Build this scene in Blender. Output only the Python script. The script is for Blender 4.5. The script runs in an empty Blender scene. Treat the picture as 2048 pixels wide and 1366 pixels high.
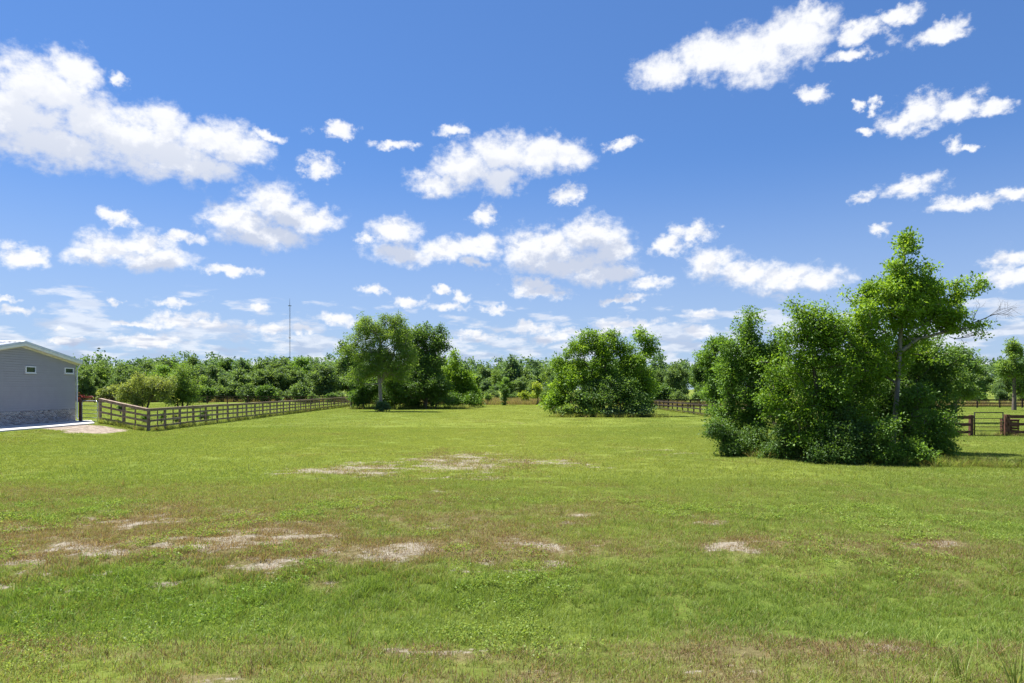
import bpy, math, random
import numpy as np
from mathutils import Vector

# ------------------------------------------------------------------ scene, camera, sky, sun, exposure
sc = bpy.context.scene
R = math.radians
F = 1365.0; CH = 2.6; HY = 778.0                      # focal length in photo pixels, eye height, horizon row

cam_d = bpy.data.cameras.new('camera'); cam = bpy.data.objects.new('camera', cam_d)
sc.collection.objects.link(cam); sc.camera = cam
cam.location = (0, 0, CH); cam.rotation_euler = (R(90), 0, 0)
cam_d.sensor_width = 36; cam_d.lens = F/2048*36
cam_d.shift_y = (HY-683)/2048; cam_d.clip_start = 0.1; cam_d.clip_end = 8000

SUN = Vector((-0.42, 0.28, 1.0)).normalized()
sun_d = bpy.data.lights.new('sun', 'SUN'); sun = bpy.data.objects.new('sun', sun_d); sc.collection.objects.link(sun)
sun_d.energy = 5.0; sun_d.angle = R(0.53); sun_d.color = (1.0, 0.95, 0.87)
sun.rotation_euler = SUN.to_track_quat('Z', 'Y').to_euler(); sun.location = (-30, 30, 60)

EXPOSURE = 1.25
sc.view_settings.view_transform = 'Standard'; sc.view_settings.look = 'None'
sc.view_settings.exposure = EXPOSURE; sc.view_settings.gamma = 1.0; sc.view_settings.use_curve_mapping = False
sc.render.engine = 'CYCLES'
cy = sc.cycles
cy.max_bounces = 6; cy.diffuse_bounces = 3; cy.glossy_bounces = 2; cy.transmission_bounces = 4; cy.transparent_max_bounces = 4
cy.caustics_reflective = False; cy.caustics_refractive = False
cy.use_denoising = True; cy.denoising_input_passes = 'RGB_ALBEDO_NORMAL'; cy.denoising_prefilter = 'NONE'
cy.use_adaptive_sampling = True; cy.adaptive_threshold = 0.006

class NT:
    """small helper round a node tree"""
    def __init__(s, tree): s.t = tree; tree.nodes.clear()
    def n(s, kind, **kw):
        nd = s.t.nodes.new(kind)
        for k, v in kw.items(): setattr(nd, k, v)
        return nd
    def l(s, a, b): s.t.links.new(a, b)
    def put(s, sock, v):
        if isinstance(v, bpy.types.NodeSocket): s.l(v, sock)
        elif v is not None: sock.default_value = v
    def m(s, op, a=None, b=None, c=None, clamp=False):
        nd = s.n('ShaderNodeMath', operation=op, use_clamp=clamp)
        for i, v in enumerate((a, b, c)):
            if v is not None: s.put(nd.inputs[i], v)
        return nd.outputs[0]
    def v(s, op, a=None, b=None, c=None):
        nd = s.n('ShaderNodeVectorMath', operation=op)
        for i, x in enumerate((a, b, c)):
            if x is not None: s.put(nd.inputs[i], x)
        return nd.outputs['Value'] if op in ('LENGTH', 'DOT_PRODUCT', 'DISTANCE') else nd.outputs['Vector']
    def noise(s, vec, scale, detail=4, rough=0.55, col=False, dist=0):
        nd = s.n('ShaderNodeTexNoise'); s.put(nd.inputs['Vector'], vec)
        nd.inputs['Scale'].default_value = scale; nd.inputs['Detail'].default_value = detail
        nd.inputs['Roughness'].default_value = rough; nd.inputs['Distortion'].default_value = dist
        return nd.outputs['Color'] if col else nd.outputs['Fac']
    def mix(s, f, a, b, mode='MIX'):
        nd = s.n('ShaderNodeMix', data_type='RGBA', blend_type=mode)
        s.put(nd.inputs[0], f)
        s.put(nd.inputs[6], a if not isinstance(a, tuple) else (*a, 1)); s.put(nd.inputs[7], b if not isinstance(b, tuple) else (*b, 1))
        return nd.outputs[2]
    def ss(s, x, a, b):
        nd = s.n('ShaderNodeMapRange', interpolation_type='SMOOTHSTEP')
        s.put(nd.inputs[0], x); nd.inputs[1].default_value = a; nd.inputs[2].default_value = b
        return nd.outputs[0]
    def ramp(s, x, stops):
        nd = s.n('ShaderNodeValToRGB'); s.put(nd.inputs[0], x); e = nd.color_ramp.elements
        while len(e) < len(stops): e.new(0.5)
        for el, (p, c) in zip(e, stops): el.position = p; el.color = (*c, 1)
        return nd.outputs[0]

# cumulus humps of the sky: (column, row, half width, half height) in photo pixels, turned into azimuth and elevation
BIG = [(90,172,105,60),(150,142,62,40),(40,225,115,72),(185,240,85,58),(100,290,150,45),(255,270,85,58),(325,258,58,45),
 (330,310,125,46),(430,288,85,42),(485,300,55,33),(400,338,80,26),
 (545,402,52,36),(480,437,70,30),(592,432,66,32),(643,435,40,24),(530,466,95,26),
 (215,497,62,30),(292,488,56,26),(180,516,52,20),(300,516,92,22),
 (1000,308,66,42),(930,332,64,38),(1080,312,72,32),(1140,312,42,27),(872,366,52,26),(1000,358,40,32),
 (785,462,50,26),(800,506,62,21),(890,497,56,21),(955,487,50,19),
 (1060,505,58,38),(1110,492,55,35),(1180,472,60,40),(1222,500,46,34),(1130,528,110,23),(1210,549,72,18),
 (1420,527,48,29),(1490,547,52,24),(1575,552,78,28),(1650,557,52,20),
 (1330,142,60,38),(1420,117,72,46),(1500,112,95,55),(1590,74,75,50),(1625,32,45,27)]
SMALL = [(243,158,20,15),(532,272,36,11),(430,440,24,11),(235,435,38,16),(365,478,46,13),(460,540,58,12),(45,510,56,25),
 (670,260,38,13),(785,292,40,10),(640,335,36,24),(905,263,32,13),(1243,285,28,13),(1137,387,32,19),(968,430,26,20),(735,477,24,13),
 (945,520,28,12),(1075,580,62,16),(1062,565,35,14),(820,602,32,11),(745,573,32,9),(895,612,35,10),(922,588,20,12),(880,580,22,8),(990,620,26,9),
 (1340,490,38,18),(1390,465,48,20),(1290,570,45,15),(1250,601,48,9),
 (1720,62,55,26),(1790,30,44,20),(1870,62,70,20),(1710,112,50,14),(1625,190,30,22),(1850,225,70,32),(1920,208,55,28),(1798,240,42,18),(2000,215,38,17),
 (1750,210,13,13),(1718,212,13,9),(1725,255,22,9),(1905,290,27,18),(1940,292,20,8),(1825,378,62,24),(1720,396,22,15),(1950,406,85,13),(2030,390,50,14),
 (1755,460,30,9),(2010,522,52,22),(2020,556,66,20),
 (350,607,50,10),(240,605,14,8),(520,617,24,8),(40,618,32,9),(18,598,34,6),(360,646,80,17),(265,650,50,8),(430,656,45,11),(120,658,28,10),
 (540,655,50,15),(600,655,30,13),(670,640,45,13),(300,684,85,11),(1065,655,40,13),(1100,680,30,14),(1190,666,80,12),(1255,650,60,11),(1410,625,35,11),
 (1390,664,45,16),(950,675,60,11),(130,686,55,10)]

def build_world():
    w = bpy.data.worlds.new('World'); sc.world = w; w.use_nodes = True
    T = NT(w.node_tree)
    STR = 0.055
    D = T.n('ShaderNodeTexCoord').outputs['Generated']
    xyz = T.n('ShaderNodeSeparateXYZ'); T.l(D, xyz.inputs[0])
    az = T.m('ARCTAN2', xyz.outputs[0], xyz.outputs[1]); el = T.m('ARCSINE', xyz.outputs[2])
    cp = T.n('ShaderNodeCombineXYZ'); T.l(az, cp.inputs[0]); T.l(el, cp.inputs[1])
    P0 = cp.outputs[0]
    # stretch the noise domain a little so lumps flatten towards the horizon
    w1 = T.noise(P0, 16, 4, 0.6, col=True); w2 = T.noise(P0, 60, 5, 0.62, col=True)
    P = T.v('MULTIPLY_ADD', T.v('SUBTRACT', w1, (0.5,0.5,0.5)), (0.050,0.036,0), P0)
    P = T.v('MULTIPLY_ADD', T.v('SUBTRACT', w2, (0.5,0.5,0.5)), (0.026,0.020,0), P)
    def conv(b):
        cx, cyy, rx, ry = b
        a = math.atan((cx-1024)/F); e = math.atan((HY-cyy)/F*math.cos(a))
        sa = rx/F*math.cos(a)**2; se = ry/F*math.cos(a)*math.cos(e)**2
        return a, e, sa, se
    def field(P, blobs, grow):
        cur = None
        for b in blobs:
            a, e, sa, se = conv(b); sa *= grow; se *= grow
            q = T.v('MULTIPLY_ADD', P, (1/sa, 1/se, 0), (-a/sa, -e/se, 0))
            ln = T.v('LENGTH', q)
            cur = ln if cur is None else T.m('MINIMUM', cur, ln)
        return cur
    Lb = field(P, BIG, 1.30); Ls = field(P, SMALL, 1.32)
    fb = T.noise(T.v('MULTIPLY', P0, (1,1.35,1)), 42, 9, 0.62)
    fine = T.m('SUBTRACT', fb, 0.5)
    dens_b = T.m('MULTIPLY_ADD', fine, 1.35, T.m('SUBTRACT', 1.0, Lb))
    dens_s = T.m('MULTIPLY_ADD', fine, 2.0, T.m('SUBTRACT', 0.92, Ls))
    # the same kind of clouds over the rest of the sky (sides, overhead, behind)
    inwin = T.m('MULTIPLY', T.ss(T.m('ABSOLUTE', az), 0.80, 0.68), T.ss(el, 0.62, 0.53))
    gen = T.noise(T.v('MULTIPLY', P0, (1,1.9,1)), 5.5, 5, 0.55)
    dens_g = T.m('SUBTRACT', T.m('MULTIPLY_ADD', T.m('SUBTRACT', gen, 0.57), 6.0, T.m('MULTIPLY', fine, 1.5)), T.m('MULTIPLY', inwin, 6.0))
    # shallow rows of small clouds low down, all round the horizon
    lowP = T.v('MULTIPLY', P0, (1,3.6,1))
    low = T.noise(lowP, 15, 6, 0.55)
    lowm = T.m('MULTIPLY', T.ss(el, 0.15, 0.06), T.ss(el, -0.02, 0.02))
    dens_l = T.m('MULTIPLY', T.m('MULTIPLY', T.m('MULTIPLY_ADD', lowm, 0.19, T.m('SUBTRACT', low, 0.60)), 5.5), T.ss(lowm, 0.0, 0.2))
    dens = T.m('MAXIMUM', T.m('MAXIMUM', dens_b, dens_s), dens_g)
    alpha = T.m('MAXIMUM', T.ss(dens, -0.08, 0.68), T.m('MULTIPLY', T.ss(dens_l, 0.0, 0.8), 0.62))
    alpha = T.m('MULTIPLY', alpha, 0.97)
    # shaded undersides: how much of the cloud lies towards the sun (up and to the left)
    Pu = T.v('ADD', P, (-0.005, 0.030, 0))
    Lu = field(Pu, [b for b in BIG], 1.30)
    fb2 = T.noise(T.v('MULTIPLY', T.v('ADD', P0, (-0.004,0.010,0)), (1,1.35,1)), 42, 5, 0.6)
    shade = T.ss(T.m('MULTIPLY_ADD', T.m('SUBTRACT', fb2, 0.5), -1.5, Lu), 0.98, 0.40)
    relief = T.ss(T.m('SUBTRACT', fb2, fb), 0.0, 0.16)
    shade = T.m('MAXIMUM', T.m('MULTIPLY', shade, 0.72), T.m('MULTIPLY', relief, 0.30))
    shade = T.m('MAXIMUM', shade, T.m('MULTIPLY', T.ss(el, 0.14, 0.04), T.ss(T.noise(lowP, 22, 4, 0.5), 0.42, 0.62)))
    shade = T.m('MULTIPLY', shade, T.ss(el, 0.42, 0.22))
    k = 1.0/STR/2**EXPOSURE
    white = (1.02*k, 1.03*k, 1.06*k); grey = (0.47*k, 0.55*k, 0.74*k)
    ccol = T.mix(shade, white, grey)
    sky = T.n('ShaderNodeTexSky', sky_type='NISHITA'); sky.sun_disc = False
    sky.sun_elevation = math.asin(SUN.z); sky.sun_rotation = math.atan2(SUN.x, SUN.y)
    sky.altitude = 100; sky.air_density = 1.0; sky.dust_density = 0.0; sky.ozone_density = 8.0
    T.sky = sky
    gm = T.n('ShaderNodeGamma'); gm.inputs[1].default_value = 0.70; T.l(sky.outputs[0], gm.inputs[0])
    base = T.mix(1.0, gm.outputs[0], SKYTINT, 'MULTIPLY')
    veil = T.m('MULTIPLY', T.ss(el, 0.34, -0.01), 0.62)
    base = T.mix(veil, base, (0.56*k, 0.66*k, 0.82*k))
    col = T.mix(alpha, base, ccol)
    bg = T.n('ShaderNodeBackground'); T.l(col, bg.inputs[0]); bg.inputs[1].default_value = STR
    out = T.n('ShaderNodeOutputWorld'); T.l(bg.outputs[0], out.inputs[0])
    w.cycles.sampling_method = 'MANUAL'; w.cycles.sample_map_resolution = 512
SKYTINT = (0.83, 1.21, 1.79)
build_world()

# ------------------------------------------------------------------ helpers
rng = np.random.default_rng(11); random.seed(5)
_tab = np.random.default_rng(99).random(8192)
def vnoise(x, y, seed=0):
    x = np.asarray(x, float); y = np.asarray(y, float)
    ix = np.floor(x).astype(np.int64); iy = np.floor(y).astype(np.int64); fx = x-ix; fy = y-iy
    fx = fx*fx*(3-2*fx); fy = fy*fy*(3-2*fy)
    h = lambda a, b: _tab[((a*73856093) ^ (b*19349663) ^ (seed*83492791)) & 8191]
    return (h(ix,iy)*(1-fx)+h(ix+1,iy)*fx)*(1-fy)+(h(ix,iy+1)*(1-fx)+h(ix+1,iy+1)*fx)*fy
def fbm(x, y, sc_=1.0, oct_=4, seed=0, gain=0.5):
    s = 0; a = 1; t = 0; f = 1/sc_
    for o in range(oct_):
        s = s+a*vnoise(np.asarray(x)*f+o*17.3, np.asarray(y)*f-o*9.1, seed+o); t += a; a *= gain; f *= 2.03
    return s/t
def sstep(x, a, b):
    t = np.clip((np.asarray(x, float)-a)/(b-a), 0, 1); return t*t*(3-2*t)
def terr(x, y):
    """height of the ground"""
    x = np.asarray(x, float); y = np.asarray(y, float)
    pad = 0.47*sstep(-x, 22.0, 27.2)*sstep(y, 14, 28)*sstep(-y, -58, -48)
    dip = -0.22*np.exp(-((y-8.6-0.02*x)/1.5)**2)*sstep(y, 4, 7)
    und = (fbm(x, y, 14, 3, 5)-0.5)*0.12*sstep(y, 10, 25)+(fbm(x, y, 1.6, 3, 8)-0.5)*0.11*sstep(-y, -40, -20)
    road = 0.10*sstep(-y, -6.6, -5.2)
    return pad*1.0+dip+und*(1-sstep(-x, 21, 23))+road
def tz(x, y): return float(terr(x, y))
def gp(px, py):
    d = CH*F/(py-HY); return ((px-1024)/F*d, d)
def wp(px, py, d): return ((px-1024)/F*d, d, CH-(py-HY)/F*d)

def link(o, parent=None):
    sc.collection.objects.link(o)
    if parent is not None: o.parent = parent
    return o
def tag(o, label, cat, group=None):
    o['label'] = label; o['category'] = cat
    if group: o['group'] = group
    return o
def thing(name, loc, label, cat, group=None, rz=0):
    o = bpy.data.objects.new(name, None); o.location = loc; o.rotation_euler = (0,0,rz); o.empty_display_size = 0.2
    link(o); return tag(o, label, cat, group)
def raw_mesh(name, V, Q=None, Tri=None, mat=None, smooth=False, attrs=None):
    """mesh from numpy arrays: V (n,3), quads (m,4), tris (k,3)"""
    me = bpy.data.meshes.new(name)
    V = np.asarray(V, np.float32); me.vertices.add(len(V)); me.vertices.foreach_set('co', V.ravel())
    loops = []; tot = []
    if Q is not None and len(Q): loops.append(np.asarray(Q, np.int32).ravel()); tot.append(np.full(len(Q), 4, np.int32))
    if Tri is not None and len(Tri): loops.append(np.asarray(Tri, np.int32).ravel()); tot.append(np.full(len(Tri), 3, np.int32))
    loops = np.concatenate(loops); tot = np.concatenate(tot); start = np.concatenate(([0], np.cumsum(tot)[:-1])).astype(np.int32)
    me.loops.add(len(loops)); me.loops.foreach_set('vertex_index', loops)
    me.polygons.add(len(tot)); me.polygons.foreach_set('loop_start', start)
    if smooth: me.polygons.foreach_set('use_smooth', np.ones(len(tot), bool))
    if attrs:
        for k, a in attrs.items():
            at = me.attributes.new(k, 'FLOAT', 'POINT'); at.data.foreach_set('value', np.asarray(a, np.float32))
    me.update(calc_edges=True)
    if mat: me.materials.append(mat)
    return me
def part(name, me, parent=None, loc=(0,0,0), rot=(0,0,0), scale=(1,1,1)):
    o = bpy.data.objects.new(name, me); o.location = loc; o.rotation_euler = rot; o.scale = scale
    return link(o, parent)
class MB:
    def __init__(s): s.v = []; s.f = []
    def box(s, a, b):
        (x0,y0,z0),(x1,y1,z1) = a, b; n = len(s.v)
        s.v += [(x0,y0,z0),(x1,y0,z0),(x1,y1,z0),(x0,y1,z0),(x0,y0,z1),(x1,y0,z1),(x1,y1,z1),(x0,y1,z1)]
        s.f += [tuple(n+i for i in q) for q in ((0,3,2,1),(4,5,6,7),(0,1,5,4),(1,2,6,5),(2,3,7,6),(3,0,4,7))]
        return s
    def prism(s, poly, axis_vec):
        """extrude a polygon (3D points) along a vector"""
        n = len(s.v); k = len(poly); ax = Vector(axis_vec)
        s.v += [tuple(Vector(p)) for p in poly]+[tuple(Vector(p)+ax) for p in poly]
        s.f += [tuple(n+i for i in range(k))[::-1], tuple(n+k+i for i in range(k))]
        s.f += [(n+i, n+(i+1)%k, n+k+(i+1)%k, n+k+i) for i in range(k)]
        return s
    def tube(s, pts, rad, sides=8, caps=True):
        pts = [Vector(p) for p in pts]; rad = rad if isinstance(rad, (list,tuple)) else [rad]*len(pts)
        n = len(s.v)
        for i, p in enumerate(pts):
            t = (pts[min(i+1,len(pts)-1)]-pts[max(i-1,0)]).normalized()
            u = t.cross(Vector((0,0,1)) if abs(t.z) < 0.9 else Vector((1,0,0))).normalized(); w = t.cross(u)
            for j in range(sides):
                a = 2*math.pi*j/sides; s.v.append(tuple(p+(u*math.cos(a)+w*math.sin(a))*rad[i]))
        for i in range(len(pts)-1):
            for j in range(sides):
                s.f.append((n+i*sides+j, n+i*sides+(j+1)%sides, n+(i+1)*sides+(j+1)%sides, n+(i+1)*sides+j))
        if caps:
            s.f.append(tuple(n+j for j in range(sides))[::-1]); m = n+(len(pts)-1)*sides
            s.f.append(tuple(m+j for j in range(sides)))
        return s
    def mesh(s, name, mat=None, bevel=0, smooth=False):
        me = bpy.data.meshes.new(name); me.from_pydata(s.v, [], s.f); me.update()
        import bmesh
        bm = bmesh.new(); bm.from_mesh(me); bmesh.ops.recalc_face_normals(bm, faces=bm.faces)
        if bevel: bmesh.ops.bevel(bm, geom=list(bm.edges), offset=bevel, segments=1, affect='EDGES', profile=0.5)
        bm.to_mesh(me); bm.free()
        if smooth: me.polygons.foreach_set('use_smooth', [True]*len(me.polygons))
        if mat: me.materials.append(mat)
        return me

# ------------------------------------------------------------------ materials
def new_mat(name):
    m = bpy.data.materials.new(name); m.use_nodes = True; return m, NT(m.node_tree)
def simple(name, c1, c2, scale=6, rough=0.7, metal=0, stretch=(1,1,1), bump=0.0, spec=0.3, lo=0.35, hi=0.65):
    m, T = new_mat(name)
    co = T.v('MULTIPLY', T.n('ShaderNodeNewGeometry').outputs['Position'], stretch)
    f = T.ss(T.noise(co, scale, 6, 0.6), lo, hi)
    oi = T.n('ShaderNodeObjectInfo').outputs['Random']
    f = T.m('ADD', T.m('MULTIPLY', f, 0.7), T.m('MULTIPLY', oi, 0.3))
    p = T.n('ShaderNodeBsdfPrincipled'); T.l(T.mix(f, c1, c2), p.inputs['Base Color'])
    p.inputs['Roughness'].default_value = rough; p.inputs['Metallic'].default_value = metal; p.inputs['Specular IOR Level'].default_value = spec
    if bump:
        b = T.n('ShaderNodeBump'); b.inputs['Strength'].default_value = bump; b.inputs['Distance'].default_value = 0.02
        T.l(T.noise(co, scale*4, 5, 0.6), b.inputs['Height']); T.l(b.outputs[0], p.inputs['Normal'])
    o = T.n('ShaderNodeOutputMaterial'); T.l(p.outputs[0], o.inputs[0]); return m
def leaf_mat(name, dark, light, tip=None, trans=0.52, scale=0.6):
    """leaves: colour varies leaf by leaf and clump by clump; part of the light passes through"""
    dark = tuple(c*2.15 for c in dark); light = tuple(c*2.05 for c in light); tip = tuple(c*1.95 for c in tip) if tip else None
    m, T = new_mat(name)
    at = T.n('ShaderNodeAttribute', attribute_name='rnd').outputs['Fac']
    co = T.n('ShaderNodeTexCoord').outputs['Object']
    f = T.m('ADD', T.m('MULTIPLY', at, 0.55), T.m('MULTIPLY', T.ss(T.noise(co, scale, 3, 0.5), 0.3, 0.7), 0.45))
    oi = T.n('ShaderNodeObjectInfo').outputs['Random']
    f = T.m('ADD', f, T.m('MULTIPLY', T.m('SUBTRACT', oi, 0.5), 0.22))
    col = T.ramp(f, [(0.05, dark), (0.72, light), (1.0, tip or tuple(min(1, c*1.35) for c in light))])
    d = T.n('ShaderNodeBsdfDiffuse'); T.l(col, d.inputs[0])
    tr = T.n('ShaderNodeBsdfTranslucent'); T.l(T.mix(1.0, col, (1.25, 1.15, 0.55), 'MULTIPLY'), tr.inputs[0])
    ms = T.n('ShaderNodeMixShader'); ms.inputs[0].default_value = trans; T.l(d.outputs[0], ms.inputs[1]); T.l(tr.outputs[0], ms.inputs[2])
    g = T.n('ShaderNodeBsdfGlossy'); g.inputs[0].default_value = (0.5,0.55,0.5,1); g.inputs['Roughness'].default_value = 0.65
    fr = T.n('ShaderNodeFresnel'); fr.inputs[0].default_value = 1.38
    m2 = T.n('ShaderNodeMixShader'); T.l(T.m('MULTIPLY', fr.outputs[0], 0.07), m2.inputs[0]); T.l(ms.outputs[0], m2.inputs[1]); T.l(g.outputs[0], m2.inputs[2])
    o = T.n('ShaderNodeOutputMaterial'); T.l(m2.outputs[0], o.inputs[0]); return m

M_fence = simple('weathered_brown_wood', (0.15,0.098,0.064), (0.34,0.265,0.20), 5, 0.85, stretch=(1,1,1), bump=0.3)
M_fence_red = simple('red_brown_stained_wood', (0.070,0.030,0.019), (0.13,0.062,0.040), 5, 0.75, bump=0.2)
M_fence_dark = simple('dark_stained_wood', (0.020,0.013,0.010), (0.050,0.034,0.026), 5, 0.85)
M_fence_mid = simple('brown_stained_wood', (0.045,0.022,0.015), (0.090,0.050,0.036), 5, 0.85)
M_galv = simple('galvanised_steel', (0.42,0.43,0.45), (0.60,0.61,0.62), 12, 0.35, metal=0.8, spec=0.5)
M_black = simple('black_painted_steel', (0.012,0.013,0.012), (0.025,0.025,0.024), 12, 0.8, spec=0.15)
M_siding = simple('grey_siding_paint', (0.345,0.33,0.35), (0.38,0.365,0.39), 2.2, 0.6, lo=0.2, hi=0.8)
M_white = simple('white_paint', (0.70,0.72,0.76), (0.80,0.81,0.83), 3, 0.45)
M_cream = simple('soffit_paint', (0.66,0.62,0.52), (0.72,0.68,0.58), 3, 0.6)
M_trimblue = simple('metal_trim', (0.52,0.58,0.68), (0.60,0.66,0.74), 3, 0.4)
M_roof = simple('galvalume_roof', (0.66,0.67,0.68), (0.76,0.77,0.78), 2, 0.35, metal=0.3, spec=0.5)
M_conc = simple('concrete', (0.46,0.45,0.43), (0.60,0.59,0.56), 1.6, 0.9, bump=0.15)
M_mortar = simple('whitewashed_mortar', (0.62,0.60,0.58), (0.78,0.76,0.74), 9, 0.95)
M_red = simple('faded_red_paint', (0.42,0.045,0.025), (0.55,0.085,0.05), 3, 0.4, spec=0.5)
M_rubber = simple('rubber', (0.015,0.015,0.015), (0.03,0.03,0.03), 8, 0.9)
M_bark_pale = simple('pale_bark', (0.15,0.135,0.115), (0.31,0.285,0.25), 7, 0.95, stretch=(2,2,0.5), bump=0.6)
M_bark = simple('grey_brown_bark', (0.065,0.052,0.040), (0.17,0.145,0.12), 7, 0.95, stretch=(2,2,0.5), bump=0.6)
M_dead = simple('dead_wood', (0.06,0.052,0.05), (0.12,0.108,0.10), 7, 0.95)
M_mast = simple('mast_steel', (0.05,0.06,0.08), (0.08,0.09,0.11), 1, 0.6)
M_bird = simple('dark_feathers', (0.015,0.015,0.018), (0.03,0.03,0.03), 4, 0.8)
def glass_mat():
    m, T = new_mat('window_glass')
    p = T.n('ShaderNodeBsdfPrincipled'); p.inputs['Base Color'].default_value = (0.02,0.035,0.05,1)
    p.inputs['Roughness'].default_value = 0.04; p.inputs['Specular IOR Level'].default_value = 0.9; p.inputs['Coat Weight'].default_value = 0.6
    T.l(p.outputs[0], T.n('ShaderNodeOutputMaterial').inputs[0]); return m
M_glass = glass_mat()
def brick_mat():
    m, T = new_mat('worn_brick')
    at = T.n('ShaderNodeAttribute', attribute_name='rnd').outputs['Fac']
    col = T.ramp(at, [(0.0,(0.12,0.10,0.10)),(0.35,(0.33,0.29,0.275)),(0.7,(0.52,0.48,0.46)),(1.0,(0.74,0.72,0.70))])
    col = T.mix(T.noise(T.n('ShaderNodeNewGeometry').outputs['Position'], 30, 3), col, (0.2,0.17,0.16), 'MIX')
    p = T.n('ShaderNodeBsdfPrincipled'); T.l(col, p.inputs[0]); p.inputs['Roughness'].default_value = 0.95
    T.l(p.outputs[0], T.n('ShaderNodeOutputMaterial').inputs[0]); return m
M_brick = brick_mat()

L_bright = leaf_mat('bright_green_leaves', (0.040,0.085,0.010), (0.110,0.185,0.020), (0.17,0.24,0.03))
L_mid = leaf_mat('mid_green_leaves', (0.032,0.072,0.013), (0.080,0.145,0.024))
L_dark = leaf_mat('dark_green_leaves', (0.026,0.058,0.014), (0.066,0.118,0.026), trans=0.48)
L_soft = leaf_mat('soft_green_leaves', (0.050,0.092,0.018), (0.105,0.165,0.036))
L_olive = leaf_mat('olive_leaves', (0.062,0.085,0.022), (0.130,0.165,0.050), (0.19,0.22,0.08))
L_far = leaf_mat('haze_muted_leaves', (0.034,0.064,0.022), (0.080,0.128,0.042))  # muted greens: distance haze put into the leaf colour of the treeline
L_yellow = leaf_mat('yellow_green_leaves', (0.085,0.130,0.016), (0.180,0.230,0.030))
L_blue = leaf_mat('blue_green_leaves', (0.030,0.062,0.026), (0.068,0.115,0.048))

# ------------------------------------------------------------------ ground cover masks (real colour of the place: bare sand, dried grass, lush grass)
BARE = []   # (x, y, rx, ry, weight)
def bp(px0, px1, py0, py1, w):
    x0, y1 = gp(px0, py0); x1, y0 = gp(px1, py1); xa = (px0-1024)/F*(y0+y1)/2; xb = (px1-1024)/F*(y0+y1)/2
    BARE.append(((xa+xb)/2, (y0+y1)/2, (xb-xa)/2, (y1-y0)/2, w))
for a in [(830,1085,903,948,1.0),(640,850,928,950,.85),(530,680,938,952,.7),(1080,1195,918,936,.85),(1270,1370,896,906,.6),(850,1000,908,925,.7),
          (380,690,1052,1092,1.05),(160,420,1062,1100,.85),(0,260,1082,1138,.85),(185,345,1033,1056,.7),(740,960,1075,1105,.55),(930,1185,1082,1120,.55),
          (1130,1220,1036,1050,.6),(1405,1560,1073,1098,.62),(1815,1925,1080,1094,.5),(1370,1470,1030,1045,.55),(690,790,1005,1020,.55),
          (-300,60,1060,1120,.7),
          (760,960,1284,1304,.6),(1620,1840,1270,1296,.7),(1250,1420,1290,1305,.5),(280,520,1350,1400,.5),(1380,1560,1335,1400,.5),(980,1100,1340,1380,.4),
          (2080,2300,1280,1310,.6)]: bp(*a)
def masks(x, y):
    x = np.asarray(x, float); y = np.asarray(y, float)
    n1 = fbm(x*0.5, y*1.15, 1.5, 5, 21, 0.65); n2 = fbm(x*0.55, y*1.1, 0.5, 4, 33, 0.7)
    b = np.zeros_like(x)
    for (cx, cy_, rx, ry, w) in BARE:
        q = np.sqrt(((x-cx)/(rx*1.3))**2+((y-cy_)/(ry*1.5))**2)
        b = np.maximum(b, w*np.clip(1.35-q, 0, 1))
    wide = np.exp(-((x+6.0)/3.6)**4-((y-11.9)/1.35)**2)
    n3 = fbm(x*0.7, y, 0.26, 3, 37, 0.6)
    b = np.maximum(b, wide*0.72)
    bare = sstep(-0.88+b*0.98+n3*1.9+(n1-0.5)*1.4+(n2-0.5)*2.0, 0.45, 1.35)*(b > 0.01)
    # loose pinkish gravel spilling down from the slab
    gx = np.exp(-(((x+24.9)/2.2)**2+((y-39.8)/2.6)**2)**2); gravel = sstep(gx+(n2-0.5)*1.3, 0.35, 0.8)
    dryband = np.exp(-((y-14.5)/3.6)**2)*(0.22+0.40*sstep(-x, -4.0, 3.0))+np.exp(-((y-5.6)/0.9)**2)*0.22+sstep(y, 20, 26)*sstep(-y, -60, -40)*0.5*(np.exp(-((x-0.5)/0.14)**2)+np.exp(-((x+3.0)/0.14)**2))+np.exp(-((y-6.9)/0.45)**2)*0.55+np.exp(-((y-6.0)/0.5)**2)*0.35+np.exp(-((y-11.3)/1.1)**2)*0.45
    dry = np.clip(dryband+wide*0.3+b*0.45+(fbm(x, y, 2.5, 5, 44, 0.65)-0.5)*1.3+(n2-0.5)*0.7+0.06, 0, 1)
    lush = np.clip(np.exp(-((y-8.9)/1.5)**2)*(0.75+0.4*sstep(-x, -2, 4))+(fbm(x, y, 2.0, 5, 61, 0.65)-0.5)*1.3, 0, 1)*(1-0.7*bare)
    yel = np.clip(sstep(y, 14, 24)*0.62*(0.6+0.8*np.exp(-((x+0.5)/9.0)**2))+np.exp(-((y-5.8)/0.9)**2)*0.4+(fbm(x, y, 4.0, 5, 71, 0.65)-0.5)*0.9+0.12, 0, 1)
    return bare, gravel, dry, lush, yel

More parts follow.
